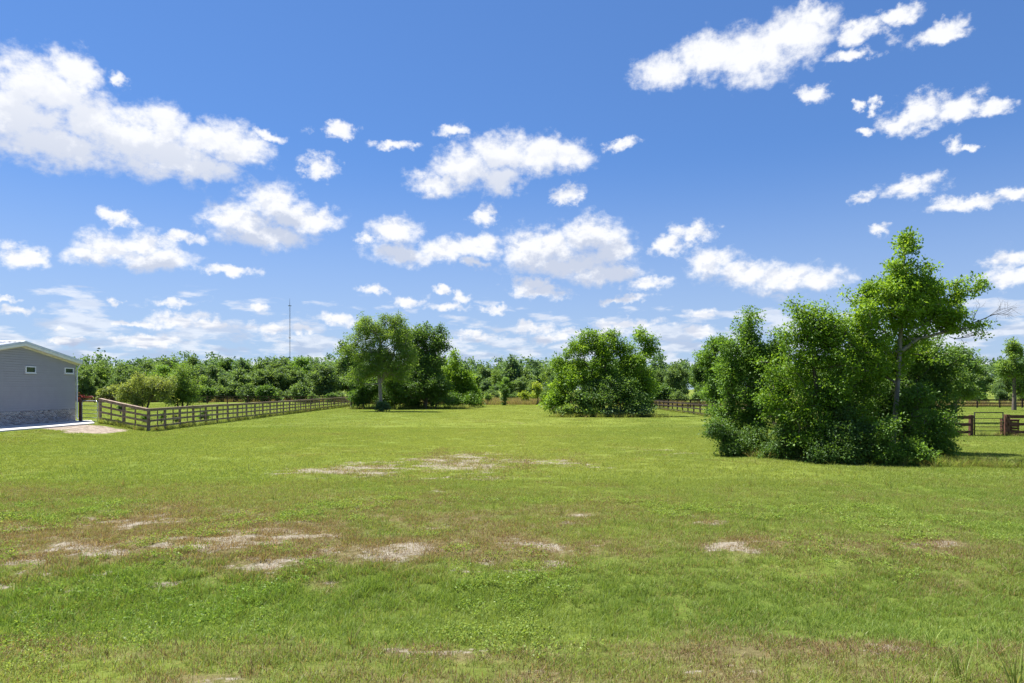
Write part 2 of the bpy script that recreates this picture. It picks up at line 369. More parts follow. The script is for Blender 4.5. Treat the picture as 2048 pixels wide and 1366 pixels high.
# ------------------------------------------------------------------ ground: one sheet to the horizon
def axis(lo, hi, step, far, g=1.22):
    a = list(np.arange(lo, hi+1e-6, step)); s = step; b = []
    x = hi
    while x < far: s *= g; x += s; b.append(x)
    return a, b
def build_ground():
    a, b = axis(-29, 20, 0.14, 2600); xs = np.array([-x-9 for x in b[::-1]]+a+b)
    a, b = axis(14.05, 30.0, 0.16, 3200, 1.06); a = list(np.arange(3.0, 14.0, 0.09))+a; c = [3.0-0.4*1.35**i for i in range(1, 22)]
    ys = np.array([v for v in c[::-1] if v > -300]+a+b)
    X, Y = np.meshgrid(xs, ys); Z = terr(X, Y)
    nx, ny = len(xs), len(ys); idx = np.arange(nx*ny).reshape(ny, nx)
    Q = np.stack([idx[:-1,:-1], idx[:-1,1:], idx[1:,1:], idx[1:,:-1]], -1).reshape(-1, 4)
    bare, gravel, dry, lush, yel = [v.ravel() for v in masks(X.ravel(), Y.ravel())]
    m, T = new_mat('pasture_ground')
    pos = T.n('ShaderNodeNewGeometry').outputs['Position']
    A = lambda k: T.n('ShaderNodeAttribute', attribute_name=k).outputs['Fac']
    nf = T.noise(pos, 9, 8, 0.7); nm = T.noise(pos, 1.4, 6, 0.6); nfar = T.noise(T.v('MULTIPLY', pos, (1,0.35,1)), 0.22, 6, 0.6)
    green = T.ramp(T.m('ADD', T.m('MULTIPLY', nf, 0.6), T.m('MULTIPLY', nm, 0.4)), [(0.3,(0.035,0.050,0.012)),(0.5,(0.088,0.128,0.024)),(0.7,(0.170,0.215,0.042))])
    green = T.mix(T.m('MULTIPLY', A('yel'), 0.55), green, (0.210,0.235,0.042))
    green = T.mix(T.m('MULTIPLY', T.ss(nfar, 0.4, 0.7), 0.5), green, (0.160,0.215,0.036))
    thatch = T.ramp(nf, [(0.3,(0.075,0.052,0.032)),(0.55,(0.17,0.125,0.075)),(0.75,(0.25,0.20,0.125))])
    col = T.mix(T.m('MULTIPLY', T.ss(T.m('ADD', A('dry'), T.m('SUBTRACT', nm, 0.5)), 0.2, 0.9), 0.75), green, thatch)
    sand = T.ramp(T.noise(pos, 14, 8, 0.7), [(0.3,(0.13,0.105,0.078)),(0.5,(0.250,0.222,0.172)),(0.72,(0.385,0.358,0.295))])
    fb_ = T.ss(T.m('ADD', A('bare'), T.m('MULTIPLY', T.m('SUBTRACT', nf, 0.5), 2.4)), 0.30, 0.66)
    col = T.mix(fb_, col, sand)
    grav = T.ramp(T.noise(pos, 2.5, 9, 0.9), [(0.36,(0.09,0.075,0.055)),(0.5,(0.28,0.23,0.185)),(0.64,(0.46,0.40,0.33))])
    col = T.mix(T.ss(T.m('ADD', A('gravel'), T.m('MULTIPLY', T.m('SUBTRACT', nf, 0.5), 0.8)), 0.35, 0.6), col, grav)
    p = T.n('ShaderNodeBsdfPrincipled'); T.l(col, p.inputs[0]); p.inputs['Roughness'].default_value = 1.0; p.inputs['Specular IOR Level'].default_value = 0.05
    bm_ = T.n('ShaderNodeBump'); bm_.inputs['Strength'].default_value = 0.9; bm_.inputs['Distance'].default_value = 0.05
    T.l(T.m('ADD', nf, T.m('MULTIPLY', T.noise(pos, 40, 4, 0.6), 0.5)), bm_.inputs['Height']); T.l(bm_.outputs[0], p.inputs['Normal'])
    T.l(p.outputs[0], T.n('ShaderNodeOutputMaterial').inputs[0])
    me = raw_mesh('ground', np.stack([X.ravel(), Y.ravel(), Z.ravel()], 1), Q, mat=m, smooth=True, attrs=dict(bare=bare, gravel=gravel, dry=dry, yel=yel))
    o = part('ground', me); o['kind'] = 'structure'
build_ground()

# ------------------------------------------------------------------ metal barn house
def build_house():
    X0 = -29.3; YA, YC = 40.7, 45.76; YN = 2*YA-YC; ZB, ZA, ZC = 0.47, 5.16, 4.28; XB = -44.0
    H = thing('house', (X0, YA, ZB), 'grey lap-sided house with pale metal roof and brick base at the left edge', 'house')
    off = Vector((X0, YA, ZB))
    def add(name, mb, mat, parent=H, bevel=0, smooth=False):
        mb.v = [tuple(Vector(v)-off) for v in mb.v]; me = mb.mesh(name, mat, bevel, smooth); return part(name, me, parent)
    zt = lambda y: ZA-(ZA-ZC)*abs(y-YA)/(YC-YA)
    # body behind the cladding
    add('wall', MB().prism([(X0-0.02,YN+0.02,ZB-0.2),(X0-0.02,YC-0.02,ZB-0.2),(X0-0.02,YC-0.02,ZC),(X0-0.02,YA,ZA),(X0-0.02,YN+0.02,ZC)], (XB-X0,0,0)), M_siding)
    zbrick = ZB+0.80
    e = 0.145; z = zbrick+0.04; k = 0
    while z < ZA-0.03:
        zb = z; ztop = min(z+e-0.013, ZA)
        if ztop <= ZC: ya0, ya1, yb0, yb1 = YN, YC-0.10, YN, YC-0.10
        else:
            w = lambda zz: min((ZA-zz)/(ZA-ZC), 1)*(YC-YA)
            ya0, ya1 = max(YA-w(zb), YN), min(YA+w(zb), YC-0.10); yb0, yb1 = YA-w(ztop), min(YA+w(ztop), YC-0.10)
        t = 0.040+0.004*(k % 3 == 1); x1 = X0
        mb = MB(); mb.v = [(x1-0.015,ya0,zb),(x1+t,ya0,zb),(x1+t,ya1,zb),(x1-0.015,ya1,zb),(x1-0.015,yb0,ztop),(x1+0.016,yb0,ztop),(x1+0.016,yb1,ztop),(x1-0.015,yb1,ztop)]
        mb.f = [(0,3,2,1),(4,5,6,7),(0,1,5,4),(1,2,6,5),(2,3,7,6),(3,0,4,7)]
        add('siding_board', mb, M_siding); z += e; k += 1
    add('corner_trim', MB().box((X0-0.02,YC-0.10,zbrick),(X0+0.035,YC+0.02,ZC-0.02)), M_siding)
    # whitewashed brick base
    bk = add('brick_base', MB().box((X0-0.05,YN,ZB-0.2),(X0+0.045,YC+0.01,zbrick)), M_mortar)
    V=[]; Qs=[]; rn=[]
    bh, bl, g = 0.060, 0.200, 0.020; r = 0; zz = ZB+0.012
    while zz+bh < zbrick:
        y = YN-(0.11 if r % 2 else 0)
        while y < YC:
            y0, y1 = max(y, YN), min(y+bl, YC)
            if y1-y0 > 0.03:
                px = random.uniform(0.006, 0.018); n = len(V)
                b0 = (X0+0.04, y0, zz); b1 = (X0+0.045+px, y1, zz+bh)
                V += [(x,yy,zq) for x in (b0[0],b1[0]) for yy in (y0,y1) for zq in (zz,zz+bh)]
                Qs += [tuple(n+i for i in q) for q in ((4,6,7,5),(0,4,5,1),(2,3,7,6),(0,2,6,4),(1,5,7,3))]
                rn += [random.random()]*8
            y += bl+g
        zz += bh+g; r += 1
    me = raw_mesh('brick', np.array(V)-np.array(off), Qs, mat=M_brick, attrs=dict(rnd=rn)); o = part('brick', me, bk); o['kind'] = 'stuff'
    # windows
    for (c0, c1, r0, r1) in ((49,69.5,732.5,746.3),(127.7,145,735.5,747.3)):
        y0 = -X0*F/(1024-c0); y1 = -X0*F/(1024-c1); ym = (y0+y1)/2; z1 = CH+(HY-r0)/F*ym; z0 = CH+(HY-r1)/F*ym
        f = 0.06; mb = MB(); xo = X0+0.09
        wdw = add('window', MB().box((X0-0.02,y0+f,z0+f),(X0+0.058,y1-f,z1-f)), M_glass)
        mb = MB(); mb.box((X0-0.01,y0,z0),(xo,y1,z0+f)).box((X0-0.01,y0,z1-f),(xo,y1,z1)).box((X0-0.01,y0,z0+f),(xo-0.003,y0+f,z1-f)).box((X0-0.01,y1-f,z0+f),(xo-0.003,y1,z1-f))
        add('window_frame', mb, M_white, wdw)
        s = MB().box((X0+0.02,y0-0.03,z0-0.035),(xo+0.025,y1+0.03,z0-0.004)); add('window_sill', s, M_white, wdw)
    # roof: seamed metal panels on two slopes, trim, soffit
    XR = X0+0.30; YE = YC+0.30; sl = (ZA-ZC)/(YC-YA); zr = lambda y: ZA+0.25-sl*abs(y-YA)
    for s in (-1, 1):
        x = XR; ye = YA+s*(YE-YA)
        while x > XB-0.3:
            x2 = max(x-0.9, XB-0.35); th = 0.035
            prof = [(x,0),(x-0.03,0.045),(x-0.06,0.0),(x-0.30,0.0),(x-0.32,0.03),(x-0.35,0.0),(x-0.60,0.0),(x-0.62,0.03),(x-0.65,0.0),(x2,0.0),(x2,-th),(x,-th)]
            poly = [(a, YA, zr(YA)+h) for a, h in prof]
            mb = MB().prism(poly, (0, ye-YA, zr(ye)-zr(YA))); add('roof_panel', mb, M_roof); x = x2-0.002
        # rake trim and soffit under the gable overhang
        mb = MB().prism([(XR+0.004,YA,zr(YA)+0.05),(XR+0.004,ye,zr(ye)+0.05),(XR+0.004,ye,zr(ye)-0.10),(XR+0.004,YA,zr(YA)-0.10)], (0.03,0,0)); add('rake_trim', mb, M_trimblue)
        mb = MB().prism([(XR-0.03,YA,zr(YA)-0.10),(XR-0.03,ye,zr(ye)-0.10),(XR-0.03,ye,zr(ye)-0.22),(XR-0.03,YA,zr(YA)-0.22)], (0.032,0,0)); add('fascia', mb, M_white)
        mb = MB().prism([(X0-0.01,YA,zr(YA)-0.235),(X0-0.01,ye,zr(ye)-0.235),(X0-0.01,ye,zr(ye)-0.215),(X0-0.01,YA,zr(YA)-0.215)], (XR-X0-0.022,0,0)); add('soffit', mb, M_cream)
        mb = MB().prism([(X0+0.022,YA,zr(YA)-0.237),(X0+0.022,ye,zr(ye)-0.237),(X0+0.022,ye,zr(ye)-0.31),(X0+0.022,YA,zr(YA)-0.31)], (0.02,0,0)); add('frieze_board', mb, M_cream)
        ge = MB().box((XB,ye-0.02 if s > 0 else ye-0.10,zr(ye)-0.20),(XR-0.04,ye+0.10 if s > 0 else ye+0.02,zr(ye)-0.05)); add('gutter', ge, M_white, bevel=0.015)
    add('ridge_cap', MB().prism([(XR-0.0,YA-0.16,zr(YA)+0.03),(XR,YA,zr(YA)+0.075),(XR,YA+0.16,zr(YA)+0.03),(XR,YA,zr(YA)+0.05)], (XB-0.3-XR,0,0)), M_roof)
    ye = YE; zg = zr(YE)-0.20
    add('downspout', MB().tube([(X0+0.10,ye+0.03,zg+0.02),(X0+0.10,ye+0.02,zg-0.10),(X0+0.10,YC+0.11,zg-0.32),(X0+0.10,YC+0.06,zg-0.45),(X0+0.10,YC+0.06,ZB+0.25),(X0+0.16,YC+0.08,ZB+0.12)], 0.045, 8), M_white, smooth=True)
    # concrete walk in front of the wall
    pts = [(-29.26,20,0),(-26.05,20,0),(-26.05,42.6,0),(-28.5,46.3,0),(-29.26,46.3,0)]
    s = MB().prism([(x,y,ZB-0.25) for x,y,_ in pts], (0,0,0.265)); me = s.mesh('concrete_walk', M_conc, 0.012)
    o = part('path', me); o['kind'] = 'structure'
build_house()

# ------------------------------------------------------------------ fences and gates: every board and post is a part
_unit = {}
def ubox(mat):
    if mat.name not in _unit: _unit[mat.name] = MB().box((-.5,-.5,-.5),(.5,.5,.5)).mesh('board', mat)
    return _unit[mat.name]
def board(name, parent, a, b, w, h, mat):
    """board from a to b (local to parent), w thick, h tall"""
    a = Vector(a); b = Vector(b); d = b-a; me = ubox(mat)
    o = part(name, me, parent, (a+b)/2, (random.uniform(-.01,.01), -math.atan2(d.z, math.hypot(d.x,d.y)), math.atan2(d.y,d.x)), (d.length, w, h)); return o
def fence(name, label, P, Q, span, H, rails, mat, group=None, cap=False, batten=False, rh=0.14, rt=0.04, pw=0.12, side=1, tl=0.0, first=True, hends=None):
    P = Vector((*P, 0)); Q = Vector((*Q, 0)); L = (Q-P).length; n = max(1, round(L/span)); dirv = (Q-P)/L; nor = Vector((-dirv.y, dirv.x, 0))*side
    T = thing(name, (P.x, P.y, tz(P.x, P.y)), label, 'fence', group); base = T.location
    loc = lambda p, z: (p.x-base.x, p.y-base.y, z-base.z)
    hh = lambda i: H if hends is None else hends[0]+(hends[1]-hends[0])*i/n
    pts = [P+(Q-P)*(i/n) for i in range(n+1)]; gz = [tz(p.x, p.y) for p in pts]
    for i, p in enumerate(pts):
        if i == 0 and not first: continue
        t = hh(i)+random.uniform(-.01,.02)-(0.03 if cap else 0)
        o = part('post', ubox(mat), T, loc(p, gz[i]+(t-0.25)/2), (random.uniform(-.012,.012),random.uniform(-.012,.012),math.atan2(dirv.y,dirv.x)), (pw,pw,t+0.25))
    for i in range(n):
        a, b = pts[i], pts[i+1]
        for j, f in enumerate(rails):
            za = gz[i]+hh(i)*f+random.uniform(-.008,.008); zb = gz[i+1]+hh(i+1)*f+random.uniform(-.008,.008)
            o1 = nor*(pw/2+rt/2+0.003+0.002*(i%2))
            ov = dirv*0.012
            board('rail', T, loc(a+o1+ov, za), loc(b+o1-ov, zb), rt, rh if j == 0 else rh*(0.9), mat)
        if cap:
            o1 = nor*0.02
            board('cap_board', T, loc(a+o1+dirv*0.006, gz[i]+hh(i)+0.004), loc(b+o1-dirv*0.006, gz[i+1]+hh(i+1)+0.004), pw+0.10, 0.038, mat)
        if batten:
            c = (a+b)/2; zc = (gz[i]+gz[i+1])/2; hm = (hh(i)+hh(i+1))/2; z0 = hm*rails[-1]-0.05; z1 = hm*rails[0]
            part('batten', ubox(mat), T, loc(c+nor*(pw/2-0.022), zc+(z0+z1)/2), (0,0,math.atan2(dirv.y,dirv.x)), (0.09, 0.035, z1-z0))
    return T
R4 = (0.945, 0.70, 0.46, 0.20); R3 = (0.90, 0.55, 0.19)
LC = (-22.4, 42.06); LG = (-26.4, 43.75)
fence('plank_fence', 'weathered brown four-rail plank fence running back along the left side of the field', LC, (-24.6, 104.0), 2.17, 1.37, R4, M_fence, cap=True, batten=True, side=-1)
fence('plank_fence', 'short weathered plank fence sloping from the galvanised gate down to the corner post', LG, LC, 2.15, 1.5, R4, M_fence, cap=True, batten=True, side=-1, hends=(1.55,1.37), pw=0.14)
bpy.data.objects[-1] if False else None
fence('paddock_fence', 'brown rail fence across the back of the left paddock under the treeline', (-90, 131), (-25.5, 112), 4.1, 1.4, (0.95,0.64,0.36), M_fence_mid, rh=0.10, batten=True, side=-1, pw=0.14)
fence('plank_fence', 'dark three-board fence running back on the right behind the middle thicket', (18.1, 37.6), (19.0, 97.0), 2.44, 1.2, R3, M_fence_dark, side=1)
fence('paddock_fence', 'dark three-board fence across the far end of the right paddock', (19.2, 97.0), (95, 93.5), 3.0, 1.18, R3, M_fence_dark, side=-1, rh=0.16, pw=0.15)
fence('plank_fence', 'red-brown three-board fence left of the black gate beside the right thicket', (18.3, 37.4), (25.15, 37.4), 2.28, 1.14, R3, M_fence_red, side=-1, rh=0.17, pw=0.17, first=False)
fence('plank_fence', 'red-brown three-board fence right of the black gate at the right edge', (27.12, 37.4), (32.6, 37.4), 1.83, 1.19, R3, M_fence_red, side=-1, rh=0.17, pw=0.2)

def gate(label, P, Q, z0, H, bars, mat, rounded, r=0.024):
    P = Vector((*P, z0)); Q = Vector((*Q, z0)); T = thing('gate', P, label, 'gate'); u = (Q-P); L = u.length; u.normalize(); up = Vector((0,0,1))
    if rounded:
        c = 0.16; pts = [Vector((0,0,0)), up*(H-c)]+[u*(c-c*math.cos(a))+up*(H-c+c*math.sin(a)) for a in (R(22),R(45),R(67),R(90))]
        pts += [u*(L-p.dot(u))+up*p.z for p in pts[::-1]]; pts = pts+[]
        part('frame', MB().tube(pts, r, 8).mesh('frame', mat, smooth=True), T)
    else:
        part('frame', MB().tube([(0,0,0), up*H], r*1.2, 8).tube([u*L, u*L+up*H], r*1.2, 8).tube([up*H-u*r, u*(L+r)+up*H], r, 8).mesh('frame', mat, smooth=True), T)
    for b in bars: part('bar', MB().tube([up*b, u*L+up*b], r*0.8, 6).mesh('bar', mat, smooth=True), T)
    for b in (H*0.25, H*0.8): part('hinge', MB().tube([u*(-0.10)+up*b, up*b], 0.014, 6).tube([u*(-0.02)+up*(b-.05), u*(-0.02)+up*(b+.05)], 0.02, 6).mesh('hinge', mat), T)
    part('latch', MB().box((-0.02,-0.02,-0.05),(0.02,0.02,0.05)).mesh('latch', mat), T, u*(L+0.03)+up*(H*0.55))
    return T
gate('galvanised tube gate with rounded top corners beside the grey house', (-28.18, 44.75), (-26.72, 44.0), 0.50, 1.33, (0.02,0.24,0.50,0.74,1.0), M_galv, True)
o = part('gate_post', MB().box((-.075,-.075,-.3),(.075,.075,1.46)).mesh('gate_post', M_fence_red, 0.012), None, (-28.36, 44.85, tz(-28.36,44.85)))
tag(o, 'red-brown wooden gate post standing at the corner of the grey house', 'post')
gate('black tube gate between red-brown board fences on the right', (25.36, 37.42), (26.92, 37.42), tz(26,37.4)+0.04, 1.24, (0.0,0.24,0.46,0.68,0.92), M_black, False, 0.026)

# slatted crate behind the right fence
def crate():
    x0, x1, y0, y1 = 27.62, 28.22, 38.0, 38.6; z = tz(27.9,38.3)
    T = thing('slatted_crate', ((x0+x1)/2,(y0+y1)/2,z), 'dark red slatted wooden crate standing behind the fence right of the black gate', 'crate')
    w, d, h = 0.31, 0.3, 0.86
    for sx in (-1,1):
        for sy in (-1,1): part('corner_post', ubox(M_fence_red), T, (sx*(w-.03), sy*(d-.03), h/2), (0,0,0), (0.05,0.05,h))
    for i in range(6):
        zz = 0.09+i*0.145
        for sy in (-1,1): part('slat', ubox(M_fence_red), T, (0, sy*(d+.008), zz), (0,0,0), (2*w+.02, 0.02, 0.10))
        for sx in (-1,1): part('slat', ubox(M_fence_red), T, (sx*(w+.008), 0, zz), (0,0,0), (0.02, 2*d-.01, 0.10))
    part('lid', ubox(M_fence_red), T, (0,0,h+.014), (0,0,0), (2*w+.06, 2*d+.06, 0.025))
crate()

# ------------------------------------------------------------------ red tractor and flat trailer behind the paddock fence
def wheel(T, loc, r, w, rim):
    n = 20; prof = [(r*0.55,-w/2),(r*0.92,-w/2),(r,-w*0.32),(r,w*0.32),(r*0.92,w/2),(r*0.55,w/2)]
    mb = MB(); k = len(prof)
    for i in range(n):
        a = 2*math.pi*i/n; rr = 1.0 if i % 2 else 0.965
        mb.v += [(p*rr*math.cos(a), q, p*rr*math.sin(a)) for p, q in prof]
    mb.f = [((i*k+j), (i*k+(j+1)%k), ((i+1)%n*k+(j+1)%k), ((i+1)%n*k+j)) for i in range(n) for j in range(k)]
    W = part('wheel', mb.mesh('wheel', M_rubber), T, loc)
    part('rim', MB().tube([(0,-w*0.3,0),(0,w*0.3,0)], r*0.56, 16).tube([(0,-w*0.42,0),(0,w*0.42,0)], r*0.16, 10).mesh('rim', rim), W)
def tractor():
    x, y, _ = wp(170, 806, 134.0)
    T = thing('tractor', (x, y, tz(x,y)), 'small red tractor parked behind the paddock fence next to the grey house', 'tractor', rz=R(12))
    part('hood', MB().prism([(-0.2,-0.36,0.75),(1.35,-0.36,0.72),(1.45,-0.36,0.95),(1.35,-0.36,1.22),(-0.2,-0.36,1.32)], (0,0.72,0)).mesh('hood', M_red, 0.04), T)
    part('chassis', MB().box((-1.0,-0.25,0.45),(1.4,0.25,0.74)).mesh('chassis', M_black, 0.03), T)
    for s in (-1, 1):
        wheel(T, (-0.75, s*0.72, 0.68), 0.68, 0.36, M_red); wheel(T, (1.05, s*0.62, 0.40), 0.40, 0.24, M_red)
        part('fender', MB().prism([(-1.35,s*0.55,1.05),(-1.05,s*0.55,1.42),(-0.45,s*0.55,1.42),(-0.15,s*0.55,1.0),(-0.25,s*0.55,0.96),(-0.5,s*0.55,1.35),(-1.0,s*0.55,1.35),(-1.25,s*0.55,1.02)], (0,s*0.36,0)).mesh('fender', M_red), T)
        part('headlight', MB().tube([(1.40,s*0.22,1.05),(1.46,s*0.22,1.05)], 0.07, 10).mesh('headlight', M_white), T)
    part('seat', MB().box((-0.95,-0.24,1.0),(-0.5,0.24,1.1)).box((-1.0,-0.24,1.1),(-0.9,0.24,1.5)).mesh('seat', M_rubber, 0.03), T)
    part('steering_wheel', MB().tube([(-0.28+0.17*math.cos(a)*0.4, 0.17*math.sin(a), 1.5+0.17*math.cos(a)) for a in np.linspace(0, 2*math.pi, 15)], 0.018, 6).tube([(-0.05,0,1.2),(-0.28,0,1.5)], 0.02, 6).mesh('steering_wheel', M_rubber), T)
    part('roll_bar', MB().tube([(-1.1,-0.5,0.7),(-1.1,-0.5,1.9),(-1.1,0.5,1.9),(-1.1,0.5,0.7)], 0.035, 8).mesh('roll_bar', M_red), T)
    part('exhaust', MB().tube([(0.7,0.2,1.2),(0.7,0.2,1.85)], 0.035, 8).mesh('exhaust', M_black), T)
    x, y, _ = wp(208, 806, 134.0)
    T = thing('trailer', (x, y, tz(x,y)), 'low black flat trailer parked behind the paddock fence right of the red tractor', 'trailer', rz=R(5))
    part('deck', MB().box((-1.6,-0.9,0.52),(1.6,0.9,0.62)).mesh('deck', M_fence_dark, 0.01), T)
    part('frame', MB().box((-1.6,-0.8,0.40),(1.6,-0.7,0.515)).box((-1.6,0.7,0.40),(1.6,0.8,0.515)).box((1.6,-0.05,0.42),(2.5,0.05,0.5)).mesh('frame', M_black), T)
    for s in (-1, 1):
        wheel(T, (-0.4, s*1.02, 0.34), 0.34, 0.2, M_black); wheel(T, (0.4, s*1.02, 0.34), 0.34, 0.2, M_black)
    part('side_rail', MB().tube([(-1.55,-0.86,0.62),(-1.55,-0.86,1.15),(1.55,-0.86,1.15),(1.55,-0.86,0.62)], 0.03, 6).mesh('side_rail', M_black), T)
tractor()

# ------------------------------------------------------------------ guyed radio mast far away
def mast():
    d = 900.0; x, y, zt = wp(579.5, 597, d)
    T = thing('radio_mast', (x, y, 0), 'tall thin steel lattice radio mast rising behind the left treeline', 'mast')
    h = zt-9; r = 0.62
    cs = [(r*math.cos(a), r*math.sin(a)) for a in (0.3, 0.3+2*math.pi/3, 0.3+4*math.pi/3)]
    for c in cs: part('leg', MB().tube([(c[0],c[1],0),(c[0],c[1],h)], 0.14, 5).mesh('leg', M_mast), T)
    mb = MB(); n = int(h/3.0)
    for i in range(n):
        for a in range(3):
            p, q = cs[a], cs[(a+1)%3]
            mb.tube([(p[0],p[1],i*3.0),(q[0],q[1],i*3.0+3.0)], 0.05, 3, False); mb.tube([(p[0],p[1],i*3.0),(q[0],q[1],i*3.0)], 0.05, 3, False)
    part('bracing', mb.mesh('bracing', M_mast), T)
    part('antenna', MB().tube([(0,0,h),(0,0,h+9)], [0.3,0.12], 6).mesh('antenna', M_mast), T)
    for zz, w in ((h-0.6, 2.2), (h*0.62, 1.5)):
        part('platform', MB().tube([(0,0,zz-.25),(0,0,zz+.25)], w, 10).mesh('platform', M_mast), T)
    for k in range(3):
        a = 0.3+k*2*math.pi/3
        for f in (0.35, 0.66, 0.97): part('guy_wire', MB().tube([(0.6*math.cos(a),0.6*math.sin(a),h*f),(75*math.cos(a),75*math.sin(a),0.3)], 0.012, 3, False).mesh('guy_wire', M_mast), T)
mast()
def bird():
    x, y, z = wp(197.5, 697, 75.0)
    T = thing('bird', (x,y,z), 'small dark bird flying above the trees right of the house roof', 'bird', rz=R(25))
    part('body', MB().tube([(-.19,0,-.01),(-.12,0,0),(0,0,.01),(.10,0,.015),(.16,0,.02),(.20,0,.015)], [.012,.03,.045,.038,.026,.006], 8).mesh('body', M_bird, smooth=True), T)
    for s in (-1,1):
        mb = MB(); mb.v = [(.07,s*.03,.03),(.09,s*.16,.10),(.02,s*.34,.07),(-.03,s*.17,.09),(-.06,s*.03,.02),(.01,s*.10,.055)]
        mb.f = [(0,1,5),(1,2,5),(2,3,5),(3,4,5),(4,0,5)]; part('wing', mb.mesh('wing', M_bird), T)
bird()

# ------------------------------------------------------------------ trees
def grow_clumps(r, lobes, n, shell=0.55, jitter=0.10, zmin=0.15):
    sub = []
    for (x, y, z, a, b_, c_) in lobes:
        for q in range(7):
            v = r.normal(size=3); v /= np.linalg.norm(v); f = r.uniform(0.45, 0.88); g = r.uniform(0.26, 0.52)
            sub.append((x+v[0]*a*f, y+v[1]*b_*f, z+v[2]*c_*f, a*g, b_*g, c_*g*r.uniform(0.7,1.1)))
        sub.append((x, y, z, a*0.7, b_*0.7, c_*0.7))
    lobes = sub
    vol = np.array([l[3]*l[4]*l[5] for l in lobes])**0.8; pick = r.choice(len(lobes), n, p=vol/vol.sum())
    v = r.normal(size=(n,3)); v /= np.linalg.norm(v, axis=1)[:,None]; rad = r.random(n)**(shell)
    Lb = np.array(lobes)[pick]
    c = Lb[:,:3]+v*rad[:,None]*Lb[:,3:6]*(1+r.normal(size=(n,1))*jitter)
    c[:,2] = np.maximum(c[:,2], zmin+r.random(n)*0.2); return c
def leaves(r, C, cr, per, size, flat=0.75, up=0.55, droop=0.25, aspect=0.55, vary=0.35):
    n = len(C)*per; c = np.repeat(C, per, 0); crr = np.repeat(np.broadcast_to(cr, (len(C),)), per)[:,None]
    off = r.normal(size=(n,3)); off /= np.maximum(np.linalg.norm(off, axis=1), 1e-6)[:,None]; off *= (r.random((n,1))**0.5)
    # twig: each clump stretched along its own direction
    tw = np.repeat(r.normal(size=(len(C),3)), per, 0); tw /= np.linalg.norm(tw, axis=1)[:,None]
    off = off+tw*(off*tw).sum(1)[:,None]*0.8
    p = c+off*crr*np.array([1,1,flat]); p[:,2] = np.maximum(p[:,2], 0.03)
    a = off+r.normal(size=(n,3))*0.7; a[:,2] -= droop; a /= np.linalg.norm(a, axis=1)[:,None]
    nn = r.normal(size=(n,3)); nn[:,2] = np.abs(nn[:,2])*0.6+up; b = np.cross(nn, a); b /= np.maximum(np.linalg.norm(b, axis=1), 1e-6)[:,None]; nn = np.cross(a, b)
    s = (size*(1+vary*r.normal(size=n)).clip(0.45, 1.9))[:,None]; w = s*aspect*0.5
    V = np.stack([p, p+a*s*0.45+b*w+nn*s*0.10, p+a*s, p+a*s*0.45-b*w+nn*s*0.10], 1).reshape(-1,3)
    Q = np.arange(n*4).reshape(n,4); rn = np.repeat((r.random(n)*0.65+np.repeat(r.random(len(C)), per)*0.35), 4)
    return V, Q, rn
def skeleton(r, trunks, clumps, rb, tipr=0.012, sides=5, keep=1.0, maxr=None):
    """trunks: list of polylines; every clump hangs on the nearest branch; pipe-model thickness"""
    nodes = []; par = []
    for tr in trunks:
        for i, p in enumerate(tr): nodes.append(p); par.append(-1 if i == 0 else len(nodes)-2)
    ntr = len(nodes); N = np.zeros((ntr+2*len(clumps),3)); N[:ntr] = nodes; cnt = ntr
    d0 = np.min(np.linalg.norm(clumps[:,None,:]-N[None,:ntr], axis=2), 1); order = np.argsort(d0)
    starts = set(); k = 0
    for tr in trunks: starts.add(k); k += len(tr)
    ok = np.ones(len(N), bool)
    for s in starts: ok[s] = False
    for ci in order:
        c = clumps[ci]; dd = N[:cnt]-c; dist = np.linalg.norm(dd, axis=1)+np.maximum(dd[:,2], 0)*1.6+np.where(ok[:cnt], 0, 2.0)
        j = int(np.argmin(dist)); L = np.linalg.norm(N[j]-c)
        if L > 0.5:
            mid = (N[j]+c)/2+r.normal(size=3)*L*0.09+np.array([0,0,-L*0.04]); N[cnt] = mid; par.append(j); j = cnt; cnt += 1
        N[cnt] = c; par.append(j); cnt += 1
    load = np.ones(cnt); 
    for i in range(cnt-1, -1, -1):
        if par[i] >= 0: load[par[i]] += load[i]
    rad = tipr*load**0.48; mx = rad[:ntr].max(); sc_ = rb/mx if mx > 0 else 1
    rad = tipr*(load**(math.log(max(rb/tipr, 1.5))/math.log(max(load.max(), 2))))
    V = []; Q = []; ang = np.linspace(0, 2*np.pi, sides, endpoint=False); nv = 0
    for i in range(cnt):
        j = par[i]
        if j < 0: continue
        p, q = N[j], N[i]; t = q-p; L = np.linalg.norm(t)
        if L < 1e-4: continue
        t = t/L; u = np.cross(t, [0,0,1] if abs(t[2]) < 0.9 else [1,0,0]); u /= np.linalg.norm(u); w = np.cross(t, u)
        r0 = min(rad[j], rad[i]*1.5) if i >= ntr else rad[j]; 
        if j < ntr and par[j] < 0: r0 *= 1.35
        ring = np.cos(ang)[:,None]*u+np.sin(ang)[:,None]*w
        V.append(p-t*min(r0,0.05)+ring*r0); V.append(q+ring*rad[i])
        for s in range(sides): Q.append((nv+s, nv+(s+1)%sides, nv+sides+(s+1)%sides, nv+sides+s))
        nv += 2*sides
    return np.concatenate(V), Q
